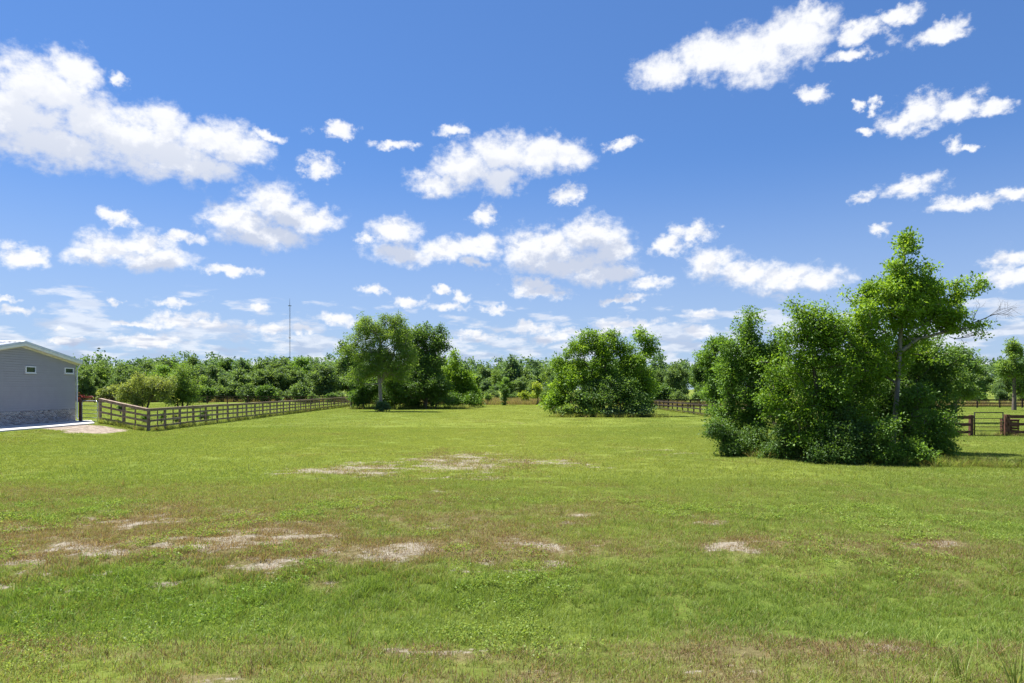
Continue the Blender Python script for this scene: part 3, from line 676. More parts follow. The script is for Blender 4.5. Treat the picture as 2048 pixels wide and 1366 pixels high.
def make_tree(name, loc, label, cat, lobes, n, per, lsize, crad, mat, bark, trunks=None, rb=0.14, seed=1, group=None, extra=None, aspect=0.55, shell=0.55, zmin=0.15, up=0.55, tipr=0.012, flat=0.75):
    """lobes are local to loc"""
    r = np.random.default_rng(seed)
    T = thing(name, loc, label, cat, group)
    C = grow_clumps(r, lobes, n, shell, zmin=zmin)
    if trunks is None:
        top = max(l[2]+l[5]*0.5 for l in lobes); mx = np.mean([l[0] for l in lobes]); my = np.mean([l[1] for l in lobes])
        trunks = [[(0,0,-0.2),(0.02*top,0,top*0.25),(mx*0.5,my*0.5,top*0.55),(mx,my,top)]]
    V, Q = skeleton(r, trunks, C, rb, tipr)
    part('trunk', raw_mesh('trunk', V, Q, mat=bark, smooth=True), T)
    V, Q, rn = leaves(r, C, crad*r.uniform(0.7, 1.3, len(C)), per, lsize, up=up, aspect=aspect, flat=flat)
    part('crown', raw_mesh('crown', V, Q, mat=mat, attrs=dict(rnd=rn)), T)
    return T
def lobes_px(d, base, items, depth=1.0):
    """ellipsoids (column, row, half width, half height[, depth offset]) seen at distance d -> local lobes"""
    out = []; k = d/F
    for it in items:
        px, py, rx, ry = it[:4]; dy = it[4] if len(it) > 4 else 0.0
        x, y, z = wp(px, py, d); out.append((x-base[0], y-base[1]+dy, z-base[2], rx*k, (rx+ry)*0.5*k*depth, ry*k))
    return out
def ploc(px, d): x = (px-1024)/F*d; return (x, d, tz(x, d))

# --- right thicket
b = ploc(1785, 26.0)
lt = lobes_px(26.0, b, [(1814,480,13,20),(1808,498,26,38),(1808,545,52,45),(1870,545,16,30,0.5),(1780,585,75,45),(1850,590,70,40),(1905,595,44,32,0.4),(1940,572,32,20),(1900,640,45,24),(1945,652,40,14),(1970,664,18,8),
   (1715,590,35,32,-.3),(1710,650,55,50,-.4),(1800,640,75,50),(1875,640,50,34),(1830,700,60,40,.4),(1760,730,50,60,.3)], 0.95)
k = 26/F
tr = [[(0.0,0,-0.2),(0.03,0,0.5),(0.10,0.0,1.5),(0.20,0.0,2.8),(0.28,0.02,4.0),(0.35,0,5.4),(0.45,0,7.0),(0.42,0,8.1)],
      [(0.28,0.02,4.0),(0.9,-0.1,4.5),(1.9,0.0,4.75),(2.7,0,4.9)]]
make_tree('tall_tree', b, 'tallest leafy tree of the right thicket with a slim pale leaning trunk', 'tree', lt, 560, 85, 0.088, 0.26, L_bright, M_bark_pale, tr, 0.09, 3, aspect=0.68, shell=0.5)
b = ploc(1640, 25.2)
make_tree('bushy_tree', b, 'bright yellow-green bushy tree in the middle of the right thicket', 'tree', lobes_px(25.2, b,
   [(1610,640,48,45),(1650,655,65,55),(1600,720,55,60),(1680,720,75,70),(1640,790,85,70),(1720,790,60,75,.5),(1580,815,45,70),(1620,860,60,55,-.4),(1585,610,18,16),(1570,670,24,34),(1740,700,45,60,.3),(1550,760,36,60,.4),(1700,850,60,50)], 0.85),
   760, 78, 0.082, 0.28, L_bright, M_bark, [[(0,0,-0.2),(0.1,0,1.0),(-0.1,0,2.4),(-0.3,0,3.8),(-0.35,0,4.9)],[(0.3,0.2,-0.2),(0.6,0.2,1.4),(0.9,0.2,2.9),(0.7,0,4.0)]], 0.075, 4, aspect=0.6)
b = ploc(1500, 28.5)
make_tree('bushy_tree', b, 'mid-green small tree at the left end of the right thicket', 'tree', lobes_px(28.5, b,
   [(1502,655,28,35),(1458,725,32,40),(1545,695,22,36),(1490,705,48,42),(1530,735,50,60),(1470,770,45,50),(1510,810,70,60),(1445,830,30,32),(1560,800,40,70),(1480,860,60,40),(1500,630,14,18),(1550,720,30,50)], 0.9),
   700, 74, 0.088, 0.30, L_mid, M_bark, [[(0,0,-0.2),(0.05,0,1.2),(0.0,0,2.6),(0.03,0,4.2),(0.05,0,5.4)],[(-0.5,0,-0.2),(-0.8,0,1.2),(-0.9,0,2.4)]], 0.08, 5)
for i, (px, d, items, mat, lab) in enumerate([
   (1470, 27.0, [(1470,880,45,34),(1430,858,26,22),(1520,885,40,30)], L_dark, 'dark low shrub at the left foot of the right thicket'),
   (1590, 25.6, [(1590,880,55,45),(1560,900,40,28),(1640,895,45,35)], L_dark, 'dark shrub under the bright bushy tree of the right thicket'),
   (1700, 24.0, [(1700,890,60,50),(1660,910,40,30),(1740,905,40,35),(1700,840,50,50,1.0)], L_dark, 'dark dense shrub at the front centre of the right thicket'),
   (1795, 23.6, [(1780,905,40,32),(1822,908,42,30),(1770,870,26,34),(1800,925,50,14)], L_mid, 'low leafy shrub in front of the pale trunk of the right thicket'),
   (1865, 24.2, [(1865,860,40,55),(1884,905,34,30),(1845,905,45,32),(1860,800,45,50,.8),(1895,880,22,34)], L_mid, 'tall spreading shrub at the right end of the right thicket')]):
    b = ploc(px, d); make_tree('shrub', b, lab, 'shrub', lobes_px(d, b, items, 0.8), 280 if i != 3 else 240, 64, 0.075, 0.25, mat, M_bark,
        [[(q*0.3,0.1*q,-0.1),(q*0.4,0,0.35),(q*0.5,0,0.7)] for q in (-1,0,1)], 0.03, 20+i, zmin=0.1)
b = ploc(1800, 28.0)
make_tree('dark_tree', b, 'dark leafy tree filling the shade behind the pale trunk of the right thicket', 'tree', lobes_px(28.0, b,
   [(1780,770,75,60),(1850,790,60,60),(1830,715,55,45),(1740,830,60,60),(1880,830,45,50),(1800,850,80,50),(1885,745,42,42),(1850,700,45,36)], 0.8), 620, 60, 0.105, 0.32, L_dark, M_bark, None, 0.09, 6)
# dead bare limb of the tall tree
def dead_limb():
    r = np.random.default_rng(8); P0 = np.array(wp(1925,650,26.0)); mb = MB()
    def rec(p, d, L, rad, lev):
        q = p+d*L*0.5+r.normal(size=3)*L*0.05; e = p+d*L+r.normal(size=3)*L*0.06
        mb.tube([p, q, e], [rad, rad*0.85, rad*0.65], 5, False)
        if lev == 0: return
        for c in range(3 if lev > 1 else 3):
            nd = d+r.normal(size=3)*np.array([0.62,0.5,0.62]); nd[0] += 0.12; nd /= np.linalg.norm(nd)
            st = q if c == 0 else (e if c == 1 else (q+e)/2); rec(st, nd, L*r.uniform(0.55,0.8), rad*0.58, lev-1)
    rec(P0, np.array([0.95,0,0.30]), 0.90, 0.022, 4)
    rec(P0+np.array([-0.5,0,-0.45]), np.array([0.95,0.1,-0.08]), 0.55, 0.018, 3)
    rec(np.array(wp(1880,655,26.0)), np.array([0.98,0,0.1]), 0.95, 0.024, 0)
    T = [o for o in bpy.data.objects if o.name == 'tall_tree'][0]
    mb.v = [tuple(Vector(v)-T.location) for v in mb.v]; o = part('dead_limb', mb.mesh('dead_limb', M_dead), T); o['label'] = 'bare grey dead limb sticking out to the right'
dead_limb()

# --- middle thicket
b = ploc(1210, 66.0)
make_tree('broad_tree', b, 'broad bright green tree forming the top of the middle thicket', 'tree', lobes_px(66, b,
   [(1205,690,44,30),(1158,695,32,28),(1245,700,34,30),(1140,740,42,36),(1205,740,50,40),(1262,735,34,30),(1175,672,24,14),(1230,672,20,12),(1120,725,16,14)], 0.9), 520, 64, 0.165, 0.46, L_bright, M_bark,
   [[(0,0,-0.2),(-0.2,0,1.6),(-0.1,0,3.4),(0.1,0,5.5)],[(0.3,0,-0.2),(0.8,0,1.8),(1.4,0,3.6),(2.0,0,4.6)]], 0.15, 31, tipr=0.018)
b = ploc(1285, 67.0)
make_tree('slim_tree', b, 'sparse slim tree leaning out at the top right of the middle thicket', 'tree', lobes_px(67, b,
   [(1288,685,22,26),(1302,700,18,16),(1282,663,8,10),(1275,725,24,24),(1285,770,36,36),(1265,800,35,28)], 0.9), 190, 52, 0.20, 0.48, L_bright, M_bark,
   [[(-0.6,0,-0.2),(-0.5,0,1.8),(0,0,3.6),(0.2,0,5.6)]], 0.09, 32, tipr=0.016)
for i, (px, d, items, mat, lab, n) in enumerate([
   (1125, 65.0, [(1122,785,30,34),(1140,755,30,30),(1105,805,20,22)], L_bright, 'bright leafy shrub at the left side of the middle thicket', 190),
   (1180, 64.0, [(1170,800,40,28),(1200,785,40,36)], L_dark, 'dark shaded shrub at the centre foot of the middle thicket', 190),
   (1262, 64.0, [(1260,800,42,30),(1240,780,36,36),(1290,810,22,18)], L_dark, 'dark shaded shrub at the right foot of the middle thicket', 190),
   (1130, 63.0, [(1140,822,30,9),(1180,826,30,8)], L_soft, 'low grey-green weedy growth along the left foot of the middle thicket', 70),
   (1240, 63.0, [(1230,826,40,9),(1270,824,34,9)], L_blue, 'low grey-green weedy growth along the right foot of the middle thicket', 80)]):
    b = ploc(px, d); make_tree('shrub', b, lab, 'shrub', lobes_px(d, b, items, 0.9), n, 50, 0.17, 0.48 if i < 3 else 0.3, mat, M_bark, [[(q*0.7,0.2*q,-0.1),(q*1.0,0,1.0),(q*1.4,0,2.2 if i < 3 else 0.6)] for q in (-1,0,1)], 0.06, 40+i, tipr=0.015)

# --- left grove
b = ploc(762, 80.0)
make_tree('feathery_tree', b, 'feathery light green tree with a bare pale trunk at the front of the left grove', 'tree', lobes_px(80, b,
   [(755,660,50,30),(800,665,34,38),(715,675,28,30),(740,705,45,32),(785,710,42,38),(730,645,18,22),(765,637,14,16),(790,640,18,16),(815,700,20,40),(700,700,20,18),(720,745,36,26),(800,745,36,26),(760,735,50,30)], 0.9), 760, 60, 0.17, 0.46, L_soft, M_bark_pale,
   [[(0,0,-0.2),(-0.05,0,1.5),(-0.15,0,3.2),(-0.3,0,4.8),(-0.2,0,6.6),(-0.1,0,8.6)],[(-0.15,0,3.2),(0.8,0,5.2),(1.6,0,7.2)],[(-0.3,0,4.8),(-1.6,0,6.2),(-2.4,0,7.4)]], 0.22, 51, aspect=0.42, tipr=0.016, up=0.2)
b = ploc(850, 92.0)
make_tree('oak_tree', b, 'darker round-topped oak behind and right of the feathery tree in the left grove', 'tree', lobes_px(92, b,
   [(850,670,30,28),(870,690,26,34),(830,690,32,40),(885,665,10,14),(812,685,26,36),(850,730,52,38),(815,750,50,40),(870,765,34,34)], 0.95), 560, 54, 0.21, 0.58, L_dark, M_bark,
   [[(0,0,-0.2),(0.1,0,2),(0.0,0,4.5),(0.2,0,7.6)],[(0.05,0,2.2),(1.4,0,4.4),(1.9,0,6.8)]], 0.26, 52, aspect=0.7, tipr=0.02)
b = ploc(690, 96.0)
make_tree('small_tree', b, 'loose-crowned tree whose branches show left of the feathery tree in the left grove', 'tree', lobes_px(96, b,
   [(690,695,16,14),(705,720,22,26),(712,750,26,30),(715,780,24,26)], 0.9), 190, 46, 0.25, 0.55, L_dark, M_bark, [[(0.9,0,-0.2),(0.9,0,2.5),(0.9,0,5),(0.2,0,7)]], 0.14, 53, tipr=0.018)
b = ploc(915, 98.0)
make_tree('small_tree', b, 'bright yellow-green small tree at the right end of the left grove', 'tree', lobes_px(98, b,
   [(912,722,16,20),(910,750,26,26),(935,760,24,26),(925,785,36,26),(950,790,18,18)], 0.95), 300, 48, 0.24, 0.58, L_bright, M_bark, [[(0,0,-0.2),(-0.2,0,2),(-0.4,0,4),(-0.6,0,6)]], 0.13, 54, tipr=0.018)
for i, (px, d, items, mat, lab, n) in enumerate([
   (738, 90.0, [(735,775,30,36),(722,795,22,20)], L_dark, 'dark shrub left of the pale trunk in the left grove', 230),
   (800, 90.0, [(790,770,40,42),(815,790,32,26)], L_dark, 'dark dense shrub right of the pale trunk in the left grove', 280),
   (862, 90.0, [(850,770,40,42),(882,785,30,28)], L_dark, 'dark dense shrub under the oak in the left grove', 280),
   (770, 94.0, [(762,795,34,22),(790,800,30,16)], L_dark, 'low dark thicket bush behind the pale trunk in the left grove', 170),
   (838, 94.0, [(830,796,34,22),(866,798,30,18)], L_dark, 'low dark thicket bush at the foot of the oak in the left grove', 170),
   (915, 95.0, [(905,798,24,14),(940,800,22,13)], L_mid, 'low shrub at the right foot of the left grove', 110),
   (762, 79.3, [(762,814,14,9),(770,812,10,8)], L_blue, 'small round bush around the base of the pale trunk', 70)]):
    b = ploc(px, d); make_tree('shrub', b, lab, 'shrub', lobes_px(d, b, items, 0.9), n, 46, 0.21 if i < 6 else 0.14, 0.55 if i < 6 else 0.26, mat, M_bark, [[(q*0.5,0.2*q,-0.1),(q*0.8,0,0.8 if i < 6 else .3),(q*1.2,0,1.4 if i < 6 else .5)] for q in (-1,0,1)], 0.07, 60+i, tipr=0.018)

# --- left paddock trees, saplings and other small plants
for i, (px, d, items, mat, lab, n) in enumerate([
   (285, 88.0, [(290,775,40,32),(255,780,26,24),(320,780,35,32),(275,800,40,14)], L_olive, 'pale olive spreading tree at the left of the pair in the left paddock', 300),
   (365, 92.0, [(355,765,40,34),(385,775,36,34),(340,790,40,24),(375,798,44,14)], L_soft, 'rounder yellow-green spreading tree at the right of the pair in the left paddock', 320)]):
    b = ploc(px, d); make_tree('spreading_tree', b, lab, 'tree', lobes_px(d, b, items, 0.9), n, 48, 0.20, 0.5, mat, M_bark, [[(q*0.4,0.2*q,-0.1),(q*0.9,0,1.2),(q*2.0,0,3.0)] for q in (-1,0,1)], 0.11, 70+i, aspect=0.42, tipr=0.018)
for i, (px, d, items, mat, lab, n, ls) in enumerate([
   (241, 72.0, [(241,815,8,5)], L_dark, 'small round dark bush behind the short fence near the gate', 34, .12),
   (290, 47.0, [(288,836,7,9),(296,842,6,6)], L_mid, 'thin leafy sapling just behind the fence corner post', 26, .10),
   (322, 47.5, [(320,836,6,7),(326,832,5,6)], L_mid, 'thin leafy sapling behind the first span of the left fence', 22, .10),
   (352, 49.0, [(350,834,7,6),(356,840,5,6)], L_olive, 'low yellowish sapling behind the third post of the left fence', 22, .10),
   (408, 56.0, [(408,826,8,7),(402,834,6,5),(414,832,6,5)], L_mid, 'bushy sapling behind the fifth post of the left fence', 34, .11),
   (233, 44.0, [(233,852,6,5),(231,857,5,4)], L_olive, 'brownish weedy plant in front of the short sloping fence', 22, .08),
   (1010, 108.0, [(1010,783,9,12),(1009,798,6,7),(1010,808,6,3)], L_dark, 'small dark upright tree standing alone at the far end of the field', 70, .2),
   (1043, 118.0, [(1043,790,12,7),(1050,794,10,6)], L_yellow, 'small bright yellow-green bush at the far end of the field', 60, .2),
   (1075, 112.0, [(1075,785,15,14),(1072,770,10,8)], L_yellow, 'yellow-green sapling left of the middle thicket', 80, .2),
   (1090, 110.0, [(1085,795,10,10),(1096,790,12,12)], L_soft, 'soft green sapling close to the left edge of the middle thicket', 70, .2),
   (975, 116.0, [(975,795,9,9)], L_soft, 'soft green bush just right of the left grove', 50, .2)]):
    b = ploc(px, d); make_tree('sapling' if 'sapling' in lab else ('bush' if 'bush' in lab else ('small_tree' if 'tree' in lab else 'weed')), b, lab, 'sapling' if 'sapling' in lab else ('bush' if 'bush' in lab else ('tree' if 'tree' in lab else 'weed')),
        lobes_px(d, b, items, 1.0), n, 24, ls, 0.12*d/50, mat, M_bark, None, 0.0009*d, 80+i, zmin=0.05, tipr=0.0002*d)

# --- right paddock trees
b = ploc(1910, 52.0)
make_tree('small_tree', b, 'small pale-leaved tree with a bare trunk in the right paddock', 'tree', lobes_px(52, b,
   [(1912,765,30,26),(1938,785,20,14),(1895,785,26,16),(1915,745,18,12)], 0.9), 170, 50, 0.14, 0.36, L_soft, M_bark, [[(0,0,-0.1),(0.02,0,0.8),(0,0,1.7),(0.05,0,2.6),(0.1,0,3.8)]], 0.15, 101)
b = ploc(2028, 84.0)
make_tree('slim_tree', b, 'slim dark-trunked tree standing before the far fence at the right edge', 'tree', lobes_px(84, b,
   [(2030,705,20,22),(2020,735,22,18),(2040,740,22,24),(2028,690,12,14),(2045,775,16,14),(2012,748,10,8)], 0.9), 230, 46, 0.21, 0.5, L_soft, M_bark, [[(0,0,-0.1),(0.05,0,2),(0.0,0,4),(0.1,0,7)]], 0.21, 102, tipr=0.016)
b = ploc(1915, 118.0)
make_tree('oak_tree', b, 'tall dark oak behind the pale-leaved tree beyond the right paddock', 'tree', lobes_px(118, b,
   [(1905,715,32,28),(1930,740,32,38),(1890,750,36,40),(1935,775,30,28)], 0.95), 330, 46, 0.32, 0.75, L_dark, M_bark, [[(0,0,-0.2),(0,0,3),(0,0,6),(0,0,9)]], 0.28, 103, tipr=0.025)
b = ploc(1428, 84.0)
make_tree('oak_tree', b, 'dark loose-crowned oak seen just left of the right thicket', 'tree', lobes_px(84, b,
   [(1432,690,26,24),(1415,720,26,26),(1440,740,36,36),(1425,780,30,30)], 0.95), 300, 46, 0.24, 0.58, L_mid, M_bark, [[(0,0,-0.2),(0,0,2.5),(0,0,5),(0.2,0,7.6)]], 0.2, 104, tipr=0.018)

# --- treeline: shared shapes, each tree of the front rows a thing of its own
KINDS = []
def tree_shape(i, h, rad, mat, n, per, ls, cr, trunk_h, loose):
    r = np.random.default_rng(200+i); lobes = []
    for q in range(9):
        a = r.uniform(0, 2*np.pi); f = r.uniform(0.1, 0.75); z = trunk_h+(h-trunk_h)*r.uniform(0.15, 0.82); rr = rad*r.uniform(0.30, 0.52)*(1.15-0.5*(z/h))
        lobes.append((rad*f*math.cos(a), rad*f*math.sin(a), z, rr, rr, rr*r.uniform(0.6, 0.9)))
    lobes.append((0,0,h-rad*0.35,rad*0.4,rad*0.4,rad*0.35)); lobes.append((0,0,(h+trunk_h)/2,rad*0.7,rad*0.7,(h-trunk_h)*0.42))
    C = grow_clumps(r, lobes, n, loose, zmin=trunk_h*0.5)
    V, Q = skeleton(r, [[(0,0,-0.3),(0.1,0.05,h*0.2),(-0.1,0.1,h*0.45),(0.1,-0.1,h*0.75)]], C, 0.03*h*0.6, 0.03, 4)
    tm = raw_mesh('trunk', V, Q, mat=M_bark)
    V, Q, rn = leaves(r, C, cr*r.uniform(0.7,1.3,len(C)), per, ls, aspect=0.7)
    return tm, raw_mesh('crown', V, Q, mat=mat, attrs=dict(rnd=rn)), h
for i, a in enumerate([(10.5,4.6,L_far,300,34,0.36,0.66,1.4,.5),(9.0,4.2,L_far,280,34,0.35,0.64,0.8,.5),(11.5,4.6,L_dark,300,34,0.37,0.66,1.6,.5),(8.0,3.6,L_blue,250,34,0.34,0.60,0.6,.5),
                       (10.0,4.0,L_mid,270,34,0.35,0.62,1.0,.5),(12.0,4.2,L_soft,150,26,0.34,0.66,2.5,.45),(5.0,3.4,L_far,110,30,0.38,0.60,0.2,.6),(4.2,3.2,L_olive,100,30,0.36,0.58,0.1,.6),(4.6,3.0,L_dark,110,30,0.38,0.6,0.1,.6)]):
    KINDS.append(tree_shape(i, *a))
LAB = ['mid-green broadleaf tree in the far treeline','soft green broadleaf tree in the far treeline','tall dark green tree in the far treeline','blue-green low-crowned tree in the far treeline',
       'fresh green tree in the far treeline','thin-crowned tall tree in the far treeline','soft green scrub bush along the foot of the far treeline','yellowish olive scrub bush along the foot of the far treeline','dark green scrub bush along the foot of the far treeline']
def where(px):
    for lim, w in ((150,'hidden behind the house'),(330,'right of the house roof'),(520,'behind the left paddock'),(705,'below the radio mast'),(1000,'right of the left grove'),(1150,'left of the middle thicket'),(1400,'right of the middle thicket'),(1880,'behind the right thicket')):
        if px < lim: return w
    return 'beyond the right paddock'
def plant(kind, px, d, top, r):
    tm, cm, h = KINDS[kind]; x = (px-1024)/F*d; H = CH+(HY-top)/F*d; s = H/h
    T = thing('treeline_tree' if kind < 6 else 'scrub_bush', (x, d, tz(x,d)-0.1), LAB[kind].replace('the far treeline', 'the far treeline '+where(px)), 'tree' if kind < 6 else 'bush', 'trees of the far treeline' if kind < 6 else 'scrub along the far treeline', rz=r.uniform(0, 2*math.pi))
    w = s*r.uniform(0.9, 1.2); T.scale = (w, w*r.uniform(0.9,1.1), s)
    part('trunk', tm, T); part('crown', cm, T)
r = np.random.default_rng(77)
def row(px0, px1, step, d0, d1, t0, t1, kinds):
    px = px0
    while px < px1:
        plant(int(r.choice(kinds)), px+r.uniform(-.45,.45)*step, r.uniform(d0, d1), t0+(t1-t0)*r.random()**0.8, r); px += step*r.uniform(0.8, 1.2)
row(165, 690, 30, 138, 150, 724, 756, [0,1,2,3,4,0,1])
row(165, 700, 24, 160, 176, 709, 730, [0,0,1,2,3,4,5])
row(222, 690, 22, 130, 137, 764, 788, [6,7,8,6,6])
row(905, 1110, 30, 165, 185, 712, 735, [0,1,3,3,5,0])
row(915, 1120, 26, 150, 160, 745, 775, [3,0,1,4])
row(950, 1120, 20, 138, 148, 774, 792, [6,8,7,6])
row(1290, 1470, 32, 118, 150, 712, 740, [0,1,2,4,3])
row(1300, 1480, 30, 108, 116, 760, 785, [6,8,1])
row(1860, 2060, 34, 150, 180, 715, 735, [0,1,3,2])
row(1950, 2060, 30, 120, 135, 755, 785, [6,3,8,1])
row(1480, 1870, 60, 130, 150, 715, 740, [0,2,1])
def wood():
    """the wood behind, one mass to the eye"""
    r = np.random.default_rng(5); Cs = []
    for px in np.arange(-420, 2500, 17.0):
        d = r.uniform(185, 240); x = (px+r.uniform(-10,10)-1024)/F*d; H = (CH+(HY-r.uniform(706,720))/F*d)*r.uniform(0.92, 1.06); rad = r.uniform(3.6, 5.2)
        lob = [(x+rad*0.6*math.cos(a), d+rad*0.6*math.sin(a), H*f, rad*0.55, rad*0.55, H*0.2) for a, f in zip(r.uniform(0,6.28,7), r.uniform(0.35,0.82,7))]+[(x,d,H*0.5,rad*0.8,rad*0.8,H*0.4),(x,d,H-1.6,rad*0.45,rad*0.45,1.6)]
        Cs.append(grow_clumps(r, lob, 60, 0.5, zmin=1.0))
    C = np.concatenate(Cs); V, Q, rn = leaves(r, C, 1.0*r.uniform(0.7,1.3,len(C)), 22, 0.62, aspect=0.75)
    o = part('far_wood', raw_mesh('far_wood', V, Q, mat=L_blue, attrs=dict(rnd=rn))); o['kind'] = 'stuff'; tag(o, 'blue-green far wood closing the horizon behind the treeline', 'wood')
wood()

# ------------------------------------------------------------------ grass
def grass_mat():
    m, T = new_mat('grass_blades')
    I = lambda k: T.n('ShaderNodeAttribute', attribute_name=k, attribute_type='INSTANCER').outputs['Fac']
    rn = T.n('ShaderNodeAttribute', attribute_name='rnd').outputs['Fac']; hgt = T.n('ShaderNodeAttribute', attribute_name='hgt').outputs['Fac']
    green = T.ramp(rn, [(0.0,(0.068,0.138,0.016)),(0.5,(0.180,0.285,0.048)),(1.0,(0.410,0.510,0.150))])
    green = T.mix(T.m('MULTIPLY', I('yel'), 0.85), green, (0.325,0.385,0.095))
    green = T.mix(T.m('MULTIPLY', I('lush'), 0.5), green, (0.130,0.258,0.032))
    straw = T.ramp(rn, [(0.0,(0.11,0.065,0.038)),(0.45,(0.27,0.19,0.105)),(1.0,(0.46,0.37,0.22))])
    isdry = T.ss(T.m('SUBTRACT', T.m('MULTIPLY', I('dry'), 0.95), T.m('FRACT', T.m('MULTIPLY', rn, 7.31))), -0.06, 0.06)
    col = T.mix(isdry, green, straw)
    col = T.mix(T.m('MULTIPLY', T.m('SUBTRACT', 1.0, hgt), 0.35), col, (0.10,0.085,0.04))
    d = T.n('ShaderNodeBsdfDiffuse'); T.l(col, d.inputs[0])
    tr = T.n('ShaderNodeBsdfTranslucent'); T.l(T.mix(1.0, col, (1.2,1.12,0.6), 'MULTIPLY'), tr.inputs[0])
    ms = T.n('ShaderNodeMixShader'); ms.inputs[0].default_value = 0.48; T.l(d.outputs[0], ms.inputs[1]); T.l(tr.outputs[0], ms.inputs[2])
    g = T.n('ShaderNodeBsdfGlossy'); g.inputs['Roughness'].default_value = 0.4
    m2 = T.n('ShaderNodeMixShader'); m2.inputs[0].default_value = 0.008; T.l(ms.outputs[0], m2.inputs[1]); T.l(g.outputs[0], m2.inputs[2])
    T.l(m2.outputs[0], T.n('ShaderNodeOutputMaterial').inputs[0]); return m
M_grass = grass_mat()
def tuft(name, seed, n, foot, h0, h1, w, lean, segs=3, round_=False, bend=0.5):
    r = np.random.default_rng(seed); th = r.uniform(0, 2*np.pi, n)
    if round_:
        rad = foot*np.sqrt(r.random(n)); a = r.uniform(0, 2*np.pi, n); bx, by = rad*np.cos(a), rad*np.sin(a); th = a+r.normal(size=n)*0.7
    else: bx, by = r.uniform(-foot, foot, n), r.uniform(-foot, foot, n)
    h = r.uniform(h0, h1, n); ln = np.abs(r.normal(size=n))*lean+0.05; fx, fy = np.cos(th), np.sin(th)
    face = th+np.pi/2+r.normal(size=n)*0.6; sx, sy = np.cos(face), np.sin(face); ww = w*r.uniform(0.6, 1.3, n)
    V = []; Hh = []
    for s in range(segs+1):
        t = s/segs; out = h*(ln*t+bend*ln*t*t); zz = h*t*(1-0.28*np.minimum(ln,1.4)*t); hw = ww*0.5*(1-t**1.6)+0.0003
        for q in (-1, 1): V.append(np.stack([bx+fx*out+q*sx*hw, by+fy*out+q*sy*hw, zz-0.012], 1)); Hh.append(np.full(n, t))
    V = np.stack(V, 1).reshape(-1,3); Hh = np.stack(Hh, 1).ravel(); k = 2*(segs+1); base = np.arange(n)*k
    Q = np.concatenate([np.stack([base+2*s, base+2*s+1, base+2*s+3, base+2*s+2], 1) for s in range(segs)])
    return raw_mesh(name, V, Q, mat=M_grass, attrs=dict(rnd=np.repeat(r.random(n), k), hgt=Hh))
def weed(name, seed, n, foot):
    """small broad-leaved ground plants"""
    r = np.random.default_rng(seed); C = np.stack([r.uniform(-foot,foot,n), r.uniform(-foot,foot,n), r.uniform(.02,.07,n)], 1)
    V, Q, rn = leaves(r, C, 0.030, 6, 0.017, flat=0.5, up=1.2, droop=0.0, aspect=0.75)
    return raw_mesh(name, V, Q, mat=M_grass, attrs=dict(rnd=rn, hgt=np.ones(len(V))))
col = bpy.data.collections.new('grass_sources'); SRC = []
def src(nm, me): o = bpy.data.objects.new('%03d_%s' % (len(SRC), nm), me); col.objects.link(o); SRC.append(nm); return len(SRC)-1
K = {}
K['short'] = [src('short', tuft('short', 300+i, 120, 0.17, 0.025, 0.075, 0.0055, 0.55)) for i in range(4)]
K['medium'] = [src('medium', tuft('medium', 310+i, 75, 0.14, 0.06, 0.15, 0.006, 0.5)) for i in range(4)]
K['long'] = [src('long', tuft('long', 320+i, 26, 0.05, 0.16, 0.34, 0.0075, 0.5, 4, True, 0.8)) for i in range(3)]
K['stalk'] = [src('stalk', tuft('stalk', 330+i, 5, 0.10, 0.20, 0.36, 0.004, 0.12, 3)) for i in range(2)]
K['weed'] = [src('weed', weed('weed', 340+i, 34, 0.16)) for i in range(3)]
K['mid'] = [src('mid', tuft('mid', 350+i, 150, 0.36, 0.03, 0.085, 0.011, 0.5, 2)) for i in range(4)]
K['far'] = [src('far', tuft('far', 360+i, 150, 0.75, 0.03, 0.085, 0.024, 0.5, 1)) for i in range(3)]
K['tall'] = [src('tall', tuft('tall', 370+i, 60, 0.40, 0.5, 0.95, 0.022, 0.22, 2)) for i in range(3)]
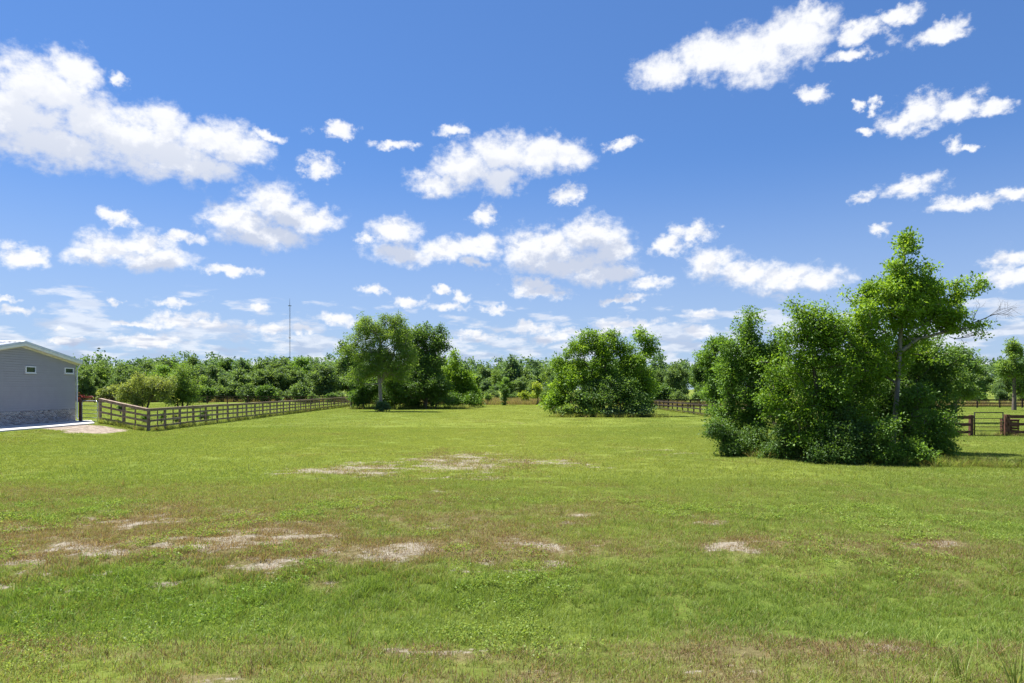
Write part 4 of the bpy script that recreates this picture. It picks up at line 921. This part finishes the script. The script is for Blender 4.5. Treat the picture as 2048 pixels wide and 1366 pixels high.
def scatter(name, label, pts):
    """pts: list of (x, y, kind index array, scale array, rotation)"""
    X = np.concatenate([p[0] for p in pts]); Y = np.concatenate([p[1] for p in pts]); I = np.concatenate([p[2] for p in pts]); S = np.concatenate([p[3] for p in pts])
    add = np.concatenate([p[4] for p in pts])
    bare, gravel, dry, lush, yel = masks(X, Y); n = len(X)
    me = bpy.data.meshes.new(name); me.vertices.add(n); me.vertices.foreach_set('co', np.stack([X, Y, terr(X, Y)], 1).astype(np.float32).ravel())
    for k, a in dict(dry=np.clip(dry*0.75+bare*0.5+add, 0, 1), lush=lush, yel=yel, size=S, turn=rng.uniform(0, 6.28, n)).items():
        at = me.attributes.new(k, 'FLOAT', 'POINT'); at.data.foreach_set('value', a.astype(np.float32))
    at = me.attributes.new('pick', 'INT', 'POINT'); at.data.foreach_set('value', I.astype(np.int32)); me.update()
    o = part(name, me); o['kind'] = 'stuff'; tag(o, label, 'grass')
    ng = bpy.data.node_groups.new(name, 'GeometryNodeTree')
    ng.interface.new_socket('Geometry', in_out='INPUT', socket_type='NodeSocketGeometry'); ng.interface.new_socket('Geometry', in_out='OUTPUT', socket_type='NodeSocketGeometry')
    N = ng.nodes; Lk = ng.links.new
    gi = N.new('NodeGroupInput'); go = N.new('NodeGroupOutput'); ip = N.new('GeometryNodeInstanceOnPoints'); ci = N.new('GeometryNodeCollectionInfo')
    ci.inputs['Collection'].default_value = col; ci.inputs['Separate Children'].default_value = True; ci.inputs['Reset Children'].default_value = True
    def na(nm, t):
        a = N.new('GeometryNodeInputNamedAttribute'); a.data_type = t; a.inputs['Name'].default_value = nm; return a.outputs['Attribute']
    ip.inputs['Pick Instance'].default_value = True
    Lk(gi.outputs[0], ip.inputs['Points']); Lk(ci.outputs[0], ip.inputs['Instance']); Lk(na('pick','INT'), ip.inputs['Instance Index']); Lk(na('size','FLOAT'), ip.inputs['Scale'])
    cx = N.new('ShaderNodeCombineXYZ'); Lk(na('turn','FLOAT'), cx.inputs[2]); er = N.new('FunctionNodeEulerToRotation'); Lk(cx.outputs[0], er.inputs[0]); Lk(er.outputs[0], ip.inputs['Rotation'])
    Lk(ip.outputs[0], go.inputs[0])
    md = o.modifiers.new('grass', 'NODES'); md.node_group = ng
    return o
FOOT = [(s, c) for s, c in [((-29.3,46.5),(-26.0,0))]]
def field_pts(d0, d1, dens, spread=0.95):
    """random points of the field in the wedge seen from the road, with a margin"""
    area = spread*(d1*d1-d0*d0)+4*(d1-d0); n = int(area*dens)
    y = np.sqrt(rng.random(n)*(d1*d1-d0*d0)+d0*d0); x = rng.uniform(-1, 1, n)*(y*spread+2.0)
    ok = ~((x < -25.9) & (y < 47) & (y > 19)); bare, gravel, *_ = masks(x, y); ok &= (gravel < 0.45+0.3*rng.random(n))
    return x[ok], y[ok], bare[ok]
def pick(kind, n): return rng.choice(K[kind], n)
P = []
x, y, b = field_pts(4.2, 19.5, 38); keep = rng.random(len(x)) > b*0.62; x, y = x[keep], y[keep]
P.append((x, y, pick('short', len(x)), rng.uniform(0.8, 1.25, len(x)), np.zeros(len(x))))
x, y, b = field_pts(4.2, 18, 26); *_, lush, yel = masks(x, y); keep = (rng.random(len(x)) < 0.10+lush*0.95) & (b < 0.35); x, y, lush = x[keep], y[keep], lush[keep]
P.append((x, y, pick('medium', len(x)), rng.uniform(0.65, 1.0, len(x))*(0.75+0.45*lush), np.full(len(x), -0.2)))
x, y, b = field_pts(4.2, 24, 4.5); *_, lush, yel = masks(x, y); keep = (rng.random(len(x)) < 0.10+0.55*lush*(fbm(x, y, 1.2, 3, 90) > 0.5)) & (b < 0.5); x, y = x[keep], y[keep]
P.append((x, y, pick('long', len(x)), rng.uniform(0.40, 0.95, len(x)), rng.uniform(-0.5, 0.3, len(x))))
x, y, b = field_pts(4.2, 22, 2.0); keep = rng.random(len(x)) < 0.6; x, y = x[keep], y[keep]
P.append((x, y, pick('stalk', len(x)), rng.uniform(0.5, 0.95, len(x)), np.full(len(x), 0.25)))
x, y, b = field_pts(4.2, 16, 7); keep = (fbm(x, y, 1.8, 3, 95) > 0.56) & (b < 0.4); x, y = x[keep], y[keep]
P.append((x, y, pick('weed', len(x)), rng.uniform(0.8, 1.5, len(x)), np.full(len(x), -0.5)))
# tall tufts at the lower right corner, nearest the road
cl = [(3.9,5.9,1.2),(4.25,5.75,1.35),(4.5,6.1,1.2),(4.6,5.6,1.4),(3.55,5.75,0.9),(2.35,5.7,0.95),(2.5,5.55,0.9),(4.9,5.9,1.3),(4.1,6.2,0.9)]
x = np.array([c[0] for c in cl]); y = np.array([c[1] for c in cl]); P.append((x, y, pick('long', len(x)), np.array([c[2] for c in cl]), np.full(len(x), -0.6)))
x, y, b = field_pts(18.5, 46, 10, 0.9); keep = rng.random(len(x)) > b*0.60; x, y = x[keep], y[keep]
P.append((x, y, pick('mid', len(x)), rng.uniform(0.8, 1.2, len(x)), np.full(len(x), -0.12)))
x, y, b = field_pts(44, 122, 1.5, 0.85)
P.append((x, y, pick('far', len(x)), rng.uniform(0.8, 1.2, len(x)), np.full(len(x), -0.15)))
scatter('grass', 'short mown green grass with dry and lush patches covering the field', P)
# tall dry grass at the far end of the field and under the treeline
n = 2600; x = rng.uniform(-28, 26, n); y = rng.uniform(112, 150, n); k1 = (np.abs(x+1) < 40) & ~((x < -22) & (y < 116))
n2 = 1500; x2 = rng.uniform(-90, -26, n2); y2 = rng.uniform(133, 150, n2); n3 = 900; x3 = rng.uniform(20, 110, n3); y3 = rng.uniform(99, 112, n3)
xx = np.concatenate([x[k1], x2, x3]); yy = np.concatenate([y[k1], y2, y3])
scatter('tall_dry_grass', 'tall tan dry grass standing along the far end of the field', [(xx, yy, pick('tall', len(xx)), rng.uniform(0.7, 1.3, len(xx)), np.full(len(xx), 0.75))])
# rough grass left standing at fence feet and thicket edges
xs = []; ys = []
for (a, b_, w, n) in [((-22.35,42.2),(-24.5,103),0.25,420),((-26.2,43.5),(-22.5,42.0),0.25,60),((18.1,38),(19,97),0.25,240),((18.3,37.4),(33,37.4),0.2,90),((9.0,27.2),(11.5,25.2),0.5,70),((11.5,24.6),(16.6,22.6),0.45,120),((4.0,62.8),(13.8,63.2),0.9,420),((-21,89),(-6,92),1.0,380),((9.2,26.6),(12.0,24.6),0.5,90),((12,24.2),(17.0,22.4),0.5,160)]:
    t = rng.random(n); xs.append(a[0]+(b_[0]-a[0])*t+rng.normal(size=n)*w*0.6); ys.append(a[1]+(b_[1]-a[1])*t+rng.normal(size=n)*w*0.6)
xs = np.concatenate(xs); ys = np.concatenate(ys)
scatter('rough_grass', 'uncut rough grass along the fence feet and thicket edges', [(xs, ys, pick('long', len(xs)), rng.uniform(0.6, 1.3, len(xs))*(1+ys/150), rng.uniform(-0.5, 0.5, len(xs)))])
